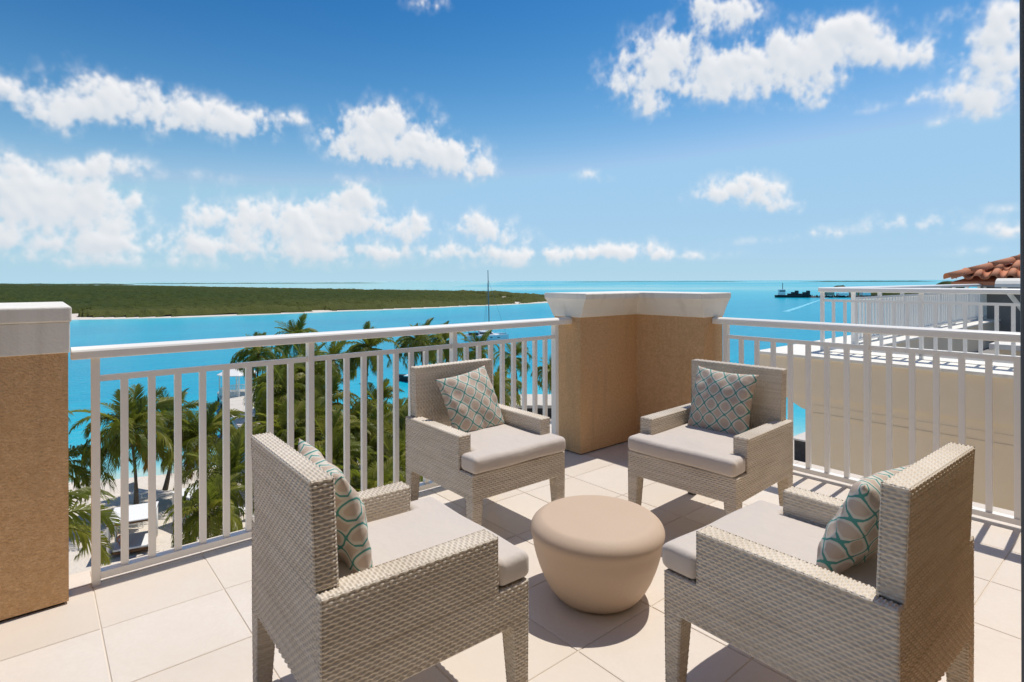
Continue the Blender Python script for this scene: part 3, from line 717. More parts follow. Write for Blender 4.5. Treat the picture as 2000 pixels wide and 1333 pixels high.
def pillow_mesh(seed, S=.42, T=.060):
    n = 40; vs = []; uvs = {}; fs = []; rnd = random.Random(seed); ph = [rnd.uniform(0, 6) for _ in range(6)]
    ix = {}
    for side in (1, -1):
        for i in range(n + 1):
            for j in range(n + 1):
                a, b = 2 * i / n - 1, 2 * j / n - 1
                if side < 0 and (i in (0, n) or j in (0, n)): ix[i, j, side] = ix[i, j, 1]; continue
                x = a * (1 - .075 * (1 - b * b) ** 1.0 * a * a); y = b * (1 - .075 * (1 - a * a) * b * b)
                puff = ((1 - a ** 2) * (1 - b ** 2)) ** .42
                edge = max(abs(a), abs(b))
                wr = .010 * math.sin(7 * a + 5 * b + ph[0]) * edge ** 2 * (1 - edge) * 4 + .006 * math.sin(13 * a - 9 * b + ph[1]) * (1 - edge) * edge + .004 * math.sin(19 * b + ph[2]) * (1 - abs(b)) * a * a
                z = side * (T * puff) + side * wr * min(1, puff * 2) + .012 * math.sin(2.2 * a + ph[3]) * (b + 1) * .4 + .006 * math.sin(3 * b + ph[4])
                ix[i, j, side] = len(vs); vs.append((x * S / 2, y * S / 2, z)); uvs[len(vs) - 1] = (i / n, j / n)
        for i in range(n):
            for j in range(n):
                q = [ix[i, j, side], ix[i + 1, j, side], ix[i + 1, j + 1, side], ix[i, j + 1, side]]
                fs.append(q if side > 0 else q[::-1])
    m = bpy.data.meshes.new('throw_pillow'); m.from_pydata(vs, [], fs); m.polygons.foreach_set('use_smooth', [True] * len(fs))
    l = m.uv_layers.new(name='UVMap')
    for lp in m.loops: l.data[lp.index].uv = uvs[lp.vertex_index]
    m.materials.append(M['print']); return m

def build_furniture():
    M['print'] = pillow_material()
    cm = chair_meshes()
    spots = [  # (u, v), heading of the seat: angle from +y toward +x
        ((.886, 1.691), R(91.4), 'wicker armchair at front left, seen from behind beside the palm side railing'),
        ((1.969, 2.597), R(180.7), 'wicker armchair backed against the palm side railing left of the corner pillar'),
        ((2.912, 1.735), R(267.6), 'wicker armchair right of the corner pillar facing the drum table'),
        ((1.902, .773), R(1.7), 'wicker armchair at front right, its tall back toward the right edge')]
    for (u, v), th, lab in spots:
        t = thing('wicker_armchair', lab, 'armchair', (u, v, 0), -th, 'four wicker armchairs round the drum table')
        for k in ('seat_frame', 'backrest', 'seat_cushion'): link(k, cm[k], t)
        link('arm', cm['armL'], t); link('arm', cm['armR'], t)
        for sx in (-1, 1):
            for sy in (-1, 1):
                lg = link('leg', cm['leg', sx, sy], t); link('foot', cm['foot', sx, sy], lg)
    # throw pillows: (chair, x along the seat, lean, twist, seed)
    plabs = ['teal trellis throw pillow showing only its edge on the front left armchair', 'teal trellis throw pillow tilted on the armchair left of the corner pillar',
             'teal trellis throw pillow standing shaded on the armchair right of the corner pillar', 'teal trellis throw pillow half hidden behind the front right chair back']
    par = [(-.045, 16, 4, .375, -.015), (-.01, 21, 8, .38, .0), (.01, 16, -2, .385, .0), (.035, 22, 0, .35, -.005)]
    for i, ((u, v), th, _) in enumerate(spots):
        dx, lean, tw, S, dyy = par[i]
        o = link('throw_pillow', pillow_mesh(20 + i, S))
        tag(o, plabs[i], 'pillow', 'teal trellis throw pillows')
        yb = -CD / 2 + TB + .075 + math.sin(R(lean)) * S / 2
        z = ZS + .096 + S / 2 * math.cos(R(lean)) - .034
        base = Matrix.Translation((u, v, 0)) @ Matrix.Rotation(-th, 4, 'Z')
        # pillow lies in XY, front +Z; stand it up so +Z looks along the seat's +y
        o.matrix_world = base @ Matrix.Translation((dx, yb + dyy, z)) @ Matrix.Rotation(R(lean), 4, 'X') @ Matrix.Rotation(math.pi, 4, 'Z') @ Matrix.Rotation(math.pi / 2, 4, 'X') @ Matrix.Rotation(R(tw), 4, 'Z')
    # drum table
    prof = [(0, 0), (.148, 0), (.164, .002), (.177, .009), (.194, .026), (.215, .055), (.236, .095), (.2525, .137), (.264, .172), (.2715, .200), (.2755, .220), (.2778, .236), (.2800, .248), (.2832, .259), (.2868, .270), (.2885, .280), (.2878, .290), (.2845, .300), (.279, .309), (.271, .317), (.2615, .324), (.252, .3295), (.2445, .3325), (.238, .3342), (.230, .3352), (.12, .3358), (0, .336)]
    o = MB().lathe(prof, 96).build('drum_table', M['table']); o.location = (1.877, 1.663, .001)
    tag(o, 'round sandstone coloured drum side table in the middle of the armchairs', 'side table')
build_furniture()
# ------------------------------------------------------------------ the neighbouring wing
def build_neighbour():
    zc = .54
    t = thing('neighbouring_wing', 'beige rendered hotel wing with white topped parapet beyond the right railing', 'building', (6.45, 3.2, 0))
    ox, oy = 6.45, 3.2
    def bx(nm, x0, x1, y0, y1, z0, z1, m, par=None): return MB().box(x0 - ox, x1 - ox, y0 - oy, y1 - oy, z0, z1).build(nm, m, par or t)
    yr = -6.0
    # parapet seen from the terrace: face, thin white cap, two mouldings, set back wall below
    bx('parapet', 6.45, 8.05, yr, 3.22, .10, zc - .035, M['beige'])
    bevel(bx('parapet_cap', 6.42, 8.09, yr, 3.25, zc - .035, zc, M['cap']), .006)
    # corner bracket: quarter curve profile under the parapet's end
    prof = [(2.66, -.06), (2.74, -.05), (2.80, -.02), (2.87, .02), (2.93, .055), (3.22, .10), (yr, .10), (yr, -.06)]
    mb = MB(); n = len(prof)
    mb.add([(6.47 - ox, y - oy, z) for y, z in prof] + [(8.0 - ox, y - oy, z) for y, z in prof], [tuple(range(n)), tuple(range(n, 2 * n))[::-1]] + [(i, n + i, n + (i + 1) % n, (i + 1) % n) for i in range(n)])
    mb.build('cove', M['beige'], t)
    for k, (z0, z1, pr) in enumerate(((-.015, .012, .004), (-.10, -.075, .003))):
        bx('moulding', 6.470 - pr, 6.52, yr, 2.62, z0, z1, M['beige'])
    bx('wall', 6.474, 8.0, yr, 2.655, -15.5, -.06, M['beige'])
    # the far side parapet and the flat roof well between them
    bx('side_parapet', 8.05, 16.4, 2.55, 3.22, -.6, zc - .035, M['beige'])
    bevel(bx('parapet_cap', 8.09, 16.4, 2.50, 3.25, zc - .035, zc, M['cap']), .006)
    bx('flat_roof', 8.05, 22, yr, 2.55, -.75, .02, M['concrete'])
    bx('roof_curb', 10.6, 11.3, yr, 1.75, .02, .36, M['beige'])
    bevel(bx('curb_cap', 10.5, 11.4, yr, 1.85, .36, .44, M['cap']), .01)
    bx('outer_wall', 8.05, 16.4, 2.60, 3.15, -15.5, -.6, M['beige'])
    bx('vent_pipe', 9.6, 9.68, -.02, .06, .02, .50, M['concrete'])
    g = 'white railings of the neighbouring wing'
    railing('roof_railing', 'white railing along the near parapet of the beige wing', (7.0, 2.765, zc), (7.0, -3.2, zc), [.03, .99, 1.95, 2.91, 3.87, 4.83, 5.79], 7, h=.735, group=g, mid=.585, bot=.05)
    railing('roof_railing', 'white railing running away behind the near one to the tiled house', (7.03, 2.745, zc), (15.3, 2.745, zc), [.95, 1.91, 2.87, 3.83, 4.79, 5.75, 6.71, 7.67, 8.22], 7, h=.735, group=g, mid=.585, bot=.05)
    # the tiled house at the back
    h = thing('tiled_house', 'grey rendered roof house under a red barrel tile hip roof', 'house', (15.3, 2.86, 0))
    hx, hy = 15.3, 2.86
    MB().box(0, 7, -9, 0, .0, 1.30).build('wall', M['concrete'], h)
    ex, ey, ez, pit = 14.7 - hx, 3.2 - hy, 1.345, math.tan(R(20.5))
    run = 4.2
    roof = MB().add([(ex, ey, ez - .03), (ex, ey - 9.5, ez - .03), (ex + run, ey - 9.5, ez - .03 + run * pit), (ex + run, ey - run, ez - .03 + run * pit)], [(0, 3, 2, 1)])
    roof.add([(ex, ey, ez - .03), (ex + run, ey - run, ez - .03 + run * pit), (ex + run + 6, ey - run, ez - .03 + run * pit), (ex + 10, ey, ez - .03)], [(0, 3, 2, 1)])
    MB().box(ex + .01, ex + 9.9, ey - 9.4, ey - .01, ez - .13, ez - .101).build('soffit', M['concrete'], h)
    roof.add([(ex, ey, ez - .10), (ex, ey, ez - .03), (ex, ey - 9.5, ez - .03), (ex, ey - 9.5, ez - .10)], [(0, 1, 2, 3)])
    roof.add([(ex, ey, ez - .10), (ex, ey, ez - .03), (ex + 10, ey, ez - .03), (ex + 10, ey, ez - .10)], [(3, 2, 1, 0)])
    rf = roof.build('roof', M['clay'], h)
    # barrel tiles: covers over pans, one object per tile
    def half(name, r0, r1, L_, up, th=.014, n=8):
        mb = MB(); vs = []
        for r, x in ((r0, 0), (r1, L_)):
            for rr in (r, r - th):
                for k in range(n + 1):
                    a = math.pi * k / n; vs.append((x, math.cos(a) * rr, (math.sin(a) * rr) * (1 if up else -1)))
        m = n + 1; fs = []
        for k in range(n):
            fs += [(k, k + 1, 2 * m + k + 1, 2 * m + k), (m + k, 3 * m + k, 3 * m + k + 1, m + k + 1), (k, m + k, m + k + 1, k + 1), (2 * m + k, 2 * m + k + 1, 3 * m + k + 1, 3 * m + k)]
        mb.add(vs, fs, True); return mb.mesh(name, M['clay'])
    cover = half('cover_tile', .080, .066, .46, True); pan = half('pan_tile', .074, .085, .46, False); ridge = half('hip_tile', .130, .112, .52, True)
    ang = -math.atan(pit); st = .262
    for c in range(14):
        y = ey - .16 - c * st
        for k in range(9):
            x = -.03 + k * .38
            if x * 1.0 < (ey - y) - .10:
                link('cover_tile', cover, rf, (ex + x, y, ez + .045 + x * pit + .004 * (k % 2)), (random.uniform(-.03, .03), ang - .03, random.uniform(-.02, .02)))
            if x < (ey - y) + .04:
                link('pan_tile', pan, rf, (ex + x, y - st / 2, ez + .095 + x * pit), (0, ang - .03, 0))
    hp = math.atan(pit / math.sqrt(2))
    for k in range(8):
        s_ = k * .43 / math.sqrt(2) - .05
        q = Quaternion((0, 0, 1), -math.pi / 4) @ Quaternion((0, 1, 0), -hp - .02)
        o = link('hip_tile', ridge, rf, (ex + s_, ey - s_, ez + .045 + s_ * pit)); o.rotation_mode = 'QUATERNION'; o.rotation_quaternion = q
    # awning arm and folded white canopy in front of the house
    a = thing('retracted_awning', 'white folded awning with slanting arms in front of the tiled house', 'awning', (12.6, 1.75, 0))
    cs = [(0.25 * math.cos(k * math.pi / 8), .15 * math.sin(k * math.pi / 8)) for k in range(9)]
    n = len(cs); mb = MB()
    vs = [(u_, .35, 1.23 + w_) for u_, w_ in cs] + [(u_, -2.6, 1.23 + w_) for u_, w_ in cs]
    mb.add(vs, [(i, i + 1, n + i + 1, n + i) for i in range(n - 1)] + [tuple(range(n))[::-1], tuple(range(n, 2 * n)), (0, n, 2 * n - 1, n - 1)])
    mb.build('canopy', M['cap'], a)
    for y0, y1 in ((.28, -.45), (-.35, -.9)):
        MB().tube([(0, y0, 1.25), (.1, y1, .05)], .035, 8).build('arm', M['cap'], a)
    MB().box(-.16, .16, -.62, -.30, .82, 1.02).build('motor_box', M['white'], a)
build_neighbour()
# ------------------------------------------------------------------ on the beach
G = -15.22
def frond_mesh(name, L_, droop, m, seed, hang=.55, a0=.5, n=46, curl=0.0, wid=1.0):
    """one feather leaf: arched rib along +x, leaflets to both sides"""
    r = random.Random(seed); K = 12; pts = [Vector((0, 0, 0))]; ang = a0; dirs = []
    for k in range(K):
        d = Vector((math.cos(ang), curl * (k / K) ** 2, math.sin(ang))).normalized(); dirs.append(d)
        pts.append(pts[-1] + d * L_ / K); ang -= droop / K * (1 + .9 * k / K)
    dirs.append(dirs[-1])
    mb = MB(); mb.tube(pts, [.035 * (1 - .85 * i / K) + .004 for i in range(K + 1)], 4, caps=False)
    for i in range(n):
        f = .10 + .90 * (i + .3) / n; x = f * K; k = min(int(x), K - 1); p = pts[k].lerp(pts[k + 1], x - k); d = dirs[k]
        ln = wid * .98 * math.sin(math.pi * min(1, f * .86 + .13)) ** .65 * r.uniform(.85, 1.1) + .10
        side0 = d.cross(Vector((0, 0, 1))).normalized(); up = side0.cross(d)
        for sgn in (-1, 1):
            fw = .55 + .5 * f + r.uniform(-.1, .1)
            o = (side0 * sgn * math.cos(fw) + d * math.sin(fw) + up * r.uniform(.05, .30)).normalized()
            hg = hang * r.uniform(.7, 1.3)
            mid = p + o * ln * .5 + Vector((0, 0, -ln * .13 * hg)); tip = p + (o * (.95 - .25 * hg)) * ln + Vector((0, 0, -ln * .62 * hg))
            w = (d * .040 + up * .016 * sgn) * (.7 + .5 * math.sin(math.pi * f))
            mb.add([p - w * .6, p + w * .6, mid + w, mid - w, tip], [(0, 1, 2, 3), (3, 2, 4)], True)
    return mb.mesh(name, m)
def build_palms():
    lf, dr = M['leaf'], M['dry']
    V = {'spear': [frond_mesh('frond', 2.7, .35, lf, 1, .15, 1.25, curl=.1), frond_mesh('frond', 3.0, .6, lf, 2, .25, 1.05, curl=-.1)],
         'up': [frond_mesh('frond', 3.7, 1.7, lf, 3, .7, .75, curl=.5), frond_mesh('frond', 3.9, 2.0, lf, 4, .8, .65, curl=-.4), frond_mesh('frond', 3.6, 1.5, lf, 13, .6, .9, curl=.3)],
         'out': [frond_mesh('frond', 4.0, 2.0, lf, 5, 1.0, .30, curl=.6), frond_mesh('frond', 3.8, 1.8, lf, 6, 1.1, .20, curl=-.5), frond_mesh('frond', 4.1, 2.2, lf, 14, 1.05, .45, curl=.25)],
         'down': [frond_mesh('frond', 3.4, 1.3, lf, 7, .95, -.25, curl=.1), frond_mesh('frond', 3.2, 1.1, lf, 8, 1.0, -.45, curl=-.1)],
         'dry': [frond_mesh('dry_frond', 3.0, 1.0, dr, 9, 1.0, -.6), frond_mesh('dry_frond', 2.8, .8, dr, 10, 1.0, -.9, curl=.15)]}
    nut = MB().lathe([(0, -.13), (.07, -.11), (.11, -.04), (.115, .03), (.08, .10), (0, .13)], 8).mesh('coconut', M['coco'])
    wind = math.atan2(.644, -.765)          # the trade wind pushes the crowns toward the left of the view
    P = PALMS
    for i, (u, v, H_, sz, lab) in enumerate(P):
        r = random.Random(100 + i); g0 = G - .1
        t = thing('palm_tree', lab, 'palm tree', (u, v, g0), 0, 'coconut palms on the beach')
        la, lm = r.uniform(0, 6.28), r.uniform(.3, .16 * H_); bend = r.uniform(-.3, .3)
        top = Vector((0, 0, H_)); pts = []
        for k in range(11):
            f = k / 10; q = (1 - f) ** 1.6
            pts.append(Vector((math.cos(la) * lm * q + bend * math.sin(f * 3.1), math.sin(la) * lm * q - bend * math.sin(f * 3.1), H_ * f)))
        MB().tube(pts, [.21 - .10 * min(1, k / 4) - .002 * k for k in range(11)], 8).build('trunk', M['bark'], t)
        nfr = r.randint(27, 33)
        for k in range(nfr):
            f = k / nfr
            tier = 'spear' if f < .14 else 'up' if f < .48 else 'out' if f < .78 else 'down' if f < .92 or r.random() < .45 else 'dry'
            az = k * 2.39996 + r.uniform(-.25, .25)
            dl = (az - wind + math.pi) % (2 * math.pi) - math.pi
            az = wind + dl * (.58 + .42 * abs(dl) / math.pi)         # blown over to lee
            up = abs(dl) > 2.0
            me = r.choice(V[tier])
            o = link(me.name.split('.')[0], me, t, top + Vector((math.cos(az) * .08, math.sin(az) * .08, .05 - .22 * f)))
            sc = 1.13 * sz * r.uniform(.9, 1.12)
            o.scale = (sc, sc, sc)
            o.rotation_euler = (r.uniform(-.4, .4), (-.28 if up and tier in ('up', 'spear') else .10) + r.uniform(-.15, .15), az)
        for k in range(r.randint(3, 6)):
            a = r.uniform(0, 6.28); link('coconut', nut, t, top + Vector((math.cos(a) * .2, math.sin(a) * .2, -.28 - r.uniform(0, .15))))
# u, v, height, frond scale, label
PALMS = [
 (5.2, 47.9, 6.3, 1.0, 'big dark coconut palm left of the white cabana, its crown over the water edge'),
 (9.9, 48.6, 4.7, .9, 'coconut palm below the white gazebo, crown swept left by the wind'),
 (20.6, 71.5, 8.0, .85, 'coconut palm with orange dead fronds right beside the white gazebo'),
 (26.2, 74.6, 9.3, .95, 'tallest coconut palm, its top showing above the left handrail'),
 (18.4, 55.1, 6.2, 1.0, 'bushy coconut palm in the thick of the palm clump'),
 (25.8, 62.0, 7.8, .85, 'slender coconut palm with a drooping crown, first right of the clump'),
 (27.1, 55.6, 9.5, .85, 'tall thin coconut palm standing alone against the turquoise channel'),
 (33.3, 55.6, 9.8, .85, 'tall coconut palm rising behind the armchair left of the corner pillar'),
 (38.7, 58.9, 9.3, .85, 'coconut palm with a split crown just left of the catamaran'),
 (44.4, 59.3, 7.6, .85, 'coconut palm whose crown overlaps the stern of the catamaran'),
 (52.9, 62.6, 5.6, .85, 'small dark coconut palm standing at the white jetty'),
 (50.2, 51.9, 5.3, .75, 'coconut palm nearest the corner pillar, low over the jetty'),
 (22.1, 44.1, 3.9, .8, 'yellowing low coconut palm beneath the tall thin one'),
 (17.3, 46.9, 4.8, .95, 'dense coconut palm behind the front left armchair'),
 (.15, 35.6, 4.7, .95, 'near coconut palm whose fronds hang beside the square pillar'),
 (7.75, 36.0, 3.5, .66, 'short coconut palm leaning its fronds over the white cabana'),
 (9.6, 38.9, 4.2, .9, 'short coconut palm right of the cabana in front of the loungers'),
 (-.6, 55.2, 6.4, .9, 'coconut palm at the water edge mostly hidden by the square pillar'),
 (16.1, 38.7, 3.9, .85, 'low coconut palm under the seat of the front left armchair'),
 (16.6, 33.5, 3.2, .8, 'lowest coconut palm close under the terrace railing'),
 (14.4, 63.5, 2.3, .55, 'small yellow green coconut palm in front of the gazebo deck'),
 (22.9, 40.8, 3.8, .85, 'low coconut palm left of the rear left armchair'),
 (15.6, 53.0, 3.9, .8, 'coconut palm between the gazebo deck and the clump'),
 (30.9, 49.8, 4.4, .85, 'coconut palm behind the arm of the rear left armchair'),
 (24.2, 66.4, 6.8, .9, 'coconut palm on the far right edge of the palm clump'),
 (20.1, 37.0, 3.3, .8, 'small coconut palm low between the two left armchairs'),
 (36.9, 47.3, 5.0, .85, 'coconut palm seen past the back of the rear left armchair'),
 (21.5, 58.0, 7.2, .95, 'tall leafy coconut palm in the middle of the clump'),
 (19.4, 61.0, 6.4, .85, 'coconut palm on the left edge of the palm clump'),
 (40.5, 50.5, 4.6, .85, 'coconut palm low at the right end of the left railing'),
 (8.5, 52.9, 5.6, .85, 'coconut palm at the water edge between the big dark palm and the gazebo'),
 (15.5, 45.8, 4.5, .9, 'coconut palm directly above the corner of the front left armchair back'),
 (14.1, 39.1, 3.3, .85, 'short coconut palm low behind the front left armchair pillow'),
 (21.7, 53.6, 4.8, .9, 'broad coconut palm right of the clump under the slender one'),
 (20.6, 45.4, 3.7, .9, 'broad low coconut palm between the front left pillow and the yellowing palm'),
 (25.2, 46.7, 3.5, .85, 'low coconut palm beside the leg of the rear left armchair'),
 (20.8, 64.8, 5.9, .85, 'coconut palm behind the clump near the water'),
 (22.1, 58.5, 5.0, .95, 'leafy coconut palm low in the middle of the clump'),
 (17.0, 41.9, 4.4, .9, 'coconut palm in the row nearest the hotel, over the front left pillow'),
 (26.3, 52.4, 4.3, .85, 'yellow green coconut palm at the foot of the tall thin one'),
 (1.0, 48.6, 4.4, .8, 'coconut palm just right of the square pillar above the sand'),
]
build_palms()

def oriented(u, v, z, rz, name, label, cat, group=None): return thing(name, label, cat, (u, v, z), rz, group)
VR = math.atan2(-.6437, .7654)              # picture right
def build_beach():
    # white cabana: four posts, canvas roof, side curtains, day bed
    t = oriented(4.75, 42.4, G, R(-14), 'beach_cabana', 'white canvas cabana with a wooden day bed on the sand', 'cabana')
    hw, hd, hh = 1.12, 1.35, 2.12
    for sx in (-1, 1):
        for sy in (-1, 1): MB().box(sx * hw - .05, sx * hw + .05, sy * hd - .05, sy * hd + .05, 0, hh).build('post', M['white'], t)
    bevel(MB().box(-hw - .08, hw + .08, -hd - .08, hd + .08, hh + .02, hh + .09).build('canopy', M['linen'], t), .02)
    MB().box(-hw - .06, hw + .06, -hd - .06, hd + .06, hh - .09, hh + .015).build('top_frame', M['wood'], t)
    for sx, sy in ((-1, -1), (-1, 1), (1, 1)):
        mb = MB(); m = 9
        vs = [(sx * (hw - .03) + .05 * math.sin(k * 1.9), sy * (hd - .1) - sy * k * .05, z) for z in (.08, 1.1, hh - .1) for k in range(m)]
        mb.add(vs, [(j * m + k, j * m + k + 1, (j + 1) * m + k + 1, (j + 1) * m + k) for j in range(2) for k in range(m - 1)], True)
        o = mb.build('curtain', M['linen'], t); s_ = o.modifiers.new('s', 'SOLIDIFY'); s_.thickness = .03
    bevel(MB().box(-hw + .15, hw - .15, -hd + .15, hd - .15, .22, .36).build('bed_base', M['wood'], t), .01)
    bevel(MB().box(-hw + .2, hw - .2, -hd + .2, hd - .2, .365, .50).build('mattress', M['linen'], t), .05, 3)
    # second cabana, its side to us
    t = oriented(8.6, 44.2, G, R(20), 'beach_cabana', 'second white cabana half hidden by palm fronds behind the first', 'cabana')
    for sx in (-1, 1):
        for sy in (-1, 1): MB().box(sx - .05, sx + .05, sy - .05, sy + .05, 0, 2.1).build('post', M['white'], t)
    bevel(MB().box(-1.1, 1.1, -1.1, 1.1, 2.11, 2.18).build('canopy', M['linen'], t), .02)
    MB().box(-1.02, 1.02, -1.02, 1.02, .25, .5).build('mattress', M['linen'], t)
    # loungers
    for i, (u, v, a, lab) in enumerate([(10.9, 44.0, 40, 'white sun lounger on the sand right of the second cabana'), (12.4, 45.6, 42, 'white sun lounger under the palm below the gazebo'), (12.0, 41.6, 35, 'white sun lounger nearest the terrace beside a palm trunk'), (18.6, 50.0, 60, 'white sun lounger under the dense palm clump'), (6.2, 52.6, 30, 'white sun lounger close to the water edge')]):
        t = oriented(u, v, G, R(a), 'sun_lounger', lab, 'sun lounger', 'white sun loungers on the sand')
        MB().box(-.35, .35, -.95, .45, .28, .36).build('seat', M['linen'], t)
        MB().add([(-.35, .45, .28), (.35, .45, .28), (.35, 1.0, .72), (-.35, 1.0, .72), (-.35, .45, .36), (.35, .45, .36), (.35, .96, .79), (-.35, .96, .79)], [(3, 2, 1, 0), (4, 5, 6, 7), (0, 1, 5, 4), (1, 2, 6, 5), (2, 3, 7, 6), (3, 0, 4, 7)]).build('backrest', M['linen'], t)
        for sx in (-1, 1):
            for y in (-.8, .35): MB().box(sx * .3 - .03, sx * .3 + .03, y - .03, y + .03, 0, .28).build('leg', M['white'], t)
    # gazebo on its deck
    dz = -14.95
    d = thing('gazebo_deck', 'pale boarded deck on piles leading out to the white gazebo', 'deck', (22.6, 79.5, dz), R(-8))
    W_, L0, L1 = 3.5, -12.5, 13
    for k in range(26):
        y = L0 + (L1 - L0) * k / 26
        MB().box(-W_, W_, y + .012, y + (L1 - L0) / 26 - .012, -.10, 0 + random.uniform(-.006, .006)).build('board', M['deckw'], d)
    for sx in (-1, 1):
        MB().box(sx * W_ - .1, sx * W_ + .1, L0, L1, -.5, -.11).build('beam', M['deckw'], d)
        for k in range(6): MB().tube([(sx * W_, L0 + 2 + k * 4.5, -3.2), (sx * W_, L0 + 2 + k * 4.5, -.5)], .16, 8).build('pile', M['bark'], d)
    g = thing('gazebo', 'white octagonal gazebo with grey blue railings over the water', 'gazebo', (22.7, 89.0, dz), R(12))
    Rg, he, hp = 2.35, 3.05, 4.25
    oct_ = [(math.cos(R(22.5 + 45 * k)), math.sin(R(22.5 + 45 * k))) for k in range(8)]
    for k in range(8):
        (ax, ay), (bx_, by) = oct_[k], oct_[(k + 1) % 8]
        MB().box(ax * Rg - .07, ax * Rg + .07, ay * Rg - .07, ay * Rg + .07, 0, he).build('post', M['white'], g)
        e = 1.16
        MB().add([(ax * Rg * e, ay * Rg * e, he - .05), (bx_ * Rg * e, by * Rg * e, he - .05), (bx_ * .12, by * .12, hp), (ax * .12, ay * .12, hp), (ax * Rg * e, ay * Rg * e, he - .17), (bx_ * Rg * e, by * Rg * e, he - .17)], [(0, 1, 2, 3), (4, 5, 1, 0)]).build('roof_panel', M['white'], g)
        if k != 5:
            n_ = 9; mb = MB()
            for j in range(1, n_):
                f = j / n_; x, y = (ax + (bx_ - ax) * f) * Rg, (ay + (by - ay) * f) * Rg; mb.box(x - .03, x + .03, y - .03, y + .03, .12, .95)
            mb.prism([(-.05, 0), (.05, 0), (.05, .07), (-.05, .07)], (ax * Rg, ay * Rg, .95), (bx_ * Rg, by * Rg, .95)); mb.prism([(-.04, 0), (.04, 0), (.04, .07), (-.04, .07)], (ax * Rg, ay * Rg, .08), (bx_ * Rg, by * Rg, .08))
            mb.build('railing_panel', M['white'], g)
    MB().tube([(0, 0, hp - .1), (0, 0, hp + .45)], [.14, .02], 8).build('finial', M['white'], g)
    # white concrete jetty right of the palms
    t = thing('white_jetty', 'white concrete jetty with a dark side left of the corner pillar', 'jetty', (51.0, 58.0, 0), VR)
    bevel(MB().box(-2.6, 5.5, -4.2, 3.0, -15.0, -14.62).build('slab', M['deckw'], t), .03)
    MB().box(-2.4, 5.3, -4.0, 2.8, -17.5, -15.0).build('footing', M['slate'], t)
    # dark planter and paving at the foot of the wing
    t = thing('stone_planter', 'dark stone planter on the white sand, seen between the right railing and the beige wall', 'planter', (54.0, 20.0, G), 0)
    bevel(MB().box(-1.4, 3.5, -5.0, 3.0, .02, 2.2).build('box', M['slate'], t), .02)
    MB().box(-1.6, 3.7, -5.2, 3.2, 2.2, 2.34).build('coping', M['deckw'], t)
    # shore boulders
    r = random.Random(8)
    for i, (u, v, s_, lab) in enumerate([(25.2, 59.2, 1.0, 'largest pale boulder at the water edge by the palm clump'), (26.6, 58.6, .7, 'smaller pale boulder right of the largest at the water edge'), (24.2, 57.6, .55, 'flat pale boulder on the sand before the two shore boulders')]):
        b = bmesh.new(); bmesh.ops.create_icosphere(b, subdivisions=3, radius=1)
        for v_ in b.verts:
            c = v_.co.copy(); v_.co *= 1 + .5 * (float(fbm(np.array(c.x * 1.3 + i * 7), np.array(c.y * 1.3 + c.z), 4, 5)) - .45); v_.co.z *= .6
        m = bpy.data.meshes.new('boulder'); b.to_mesh(m); m.materials.append(M['rock'])
        o = link('boulder', m, None, (u, v, G - .9 if i < 2 else G)); o.scale = (s_ * 1.4, s_ * 1.1, s_); tag(o, lab, 'boulder', 'pale boulders on the shore')
build_beach()

# ------------------------------------------------------------------ people on the beach
def person(name, label, loc, rz, J, top, hairc='hair', suit='teal', group=None):
    """one continuous skinned body; J = joints {name: (x, y, z)}"""
    t = thing(name, label, 'person', loc, rz, group)
    chain = [('pelvis', 'belly', .13, .115), ('belly', 'chest', .115, .14), ('chest', 'neck', .14, .055), ('neck', 'head', .055, .095), ('head', 'crown', .095, .075)]
    rad = dict(pelvis=.135, belly=.115, chest=.14, neck=.05, head=.092, crown=.07)
    for s in 'LR':
        chain += [('chest', 'sh' + s, 0, 0), ('sh' + s, 'el' + s, 0, 0), ('el' + s, 'wr' + s, 0, 0), ('wr' + s, 'ha' + s, 0, 0), ('pelvis', 'hip' + s, 0, 0), ('hip' + s, 'kn' + s, 0, 0), ('kn' + s, 'an' + s, 0, 0), ('an' + s, 'to' + s, 0, 0)]
        rad.update({'sh' + s: .062, 'el' + s: .042, 'wr' + s: .03, 'ha' + s: .03, 'hip' + s: .10, 'kn' + s: .06, 'an' + s: .04, 'to' + s: .032})
    names = list(J); ix = {n: i for i, n in enumerate(names)}
    m = bpy.data.meshes.new('body'); m.from_pydata([J[n] for n in names], [(ix[a], ix[b]) for a, b, *_ in chain], [])
    o = bpy.data.objects.new('body', m); C.objects.link(o)
    o.modifiers.new('skin', 'SKIN'); sub = o.modifiers.new('sub', 'SUBSURF'); sub.levels = 1; sub.render_levels = 1
    for i, n in enumerate(names): m.skin_vertices[0].data[i].radius = (rad[n], rad[n]); m.skin_vertices[0].data[i].use_root = n == 'pelvis'
    dg = bpy.context.evaluated_depsgraph_get(); me = bpy.data.meshes.new_from_object(o.evaluated_get(dg)); bpy.data.objects.remove(o)
    me.name = 'body'; me.materials.clear(); me.materials.append(M['skin']); me.polygons.foreach_set('use_smooth', [True] * len(me.polygons))
    link('body', me, t)
    h, c = Vector(J['head']), Vector(J['crown'])
    hm = MB().lathe([(.105, -.06), (.115, .0), (.10, .06), (.06, .10), (0, .115)], 12).build('hair', M[hairc], t); hm.location = h.lerp(c, .45) + Vector((0, -.015, 0))
    p = Vector(J['pelvis']); b_ = Vector(J['belly'])
    sm = MB().lathe([(.12, -.13), (.158, -.08), (.162, 0), (.14, .09)], 14).build('swimwear', M[suit], t); sm.location = p; sm.scale = (1.12, .95, 1)
    if top: x = MB().lathe([(.13, -.06), (.162, 0), (.15, .07)], 14).build('swim_top', M[suit], t); x.location = Vector(J['chest']) + Vector((0, 0, -.03))
    return t
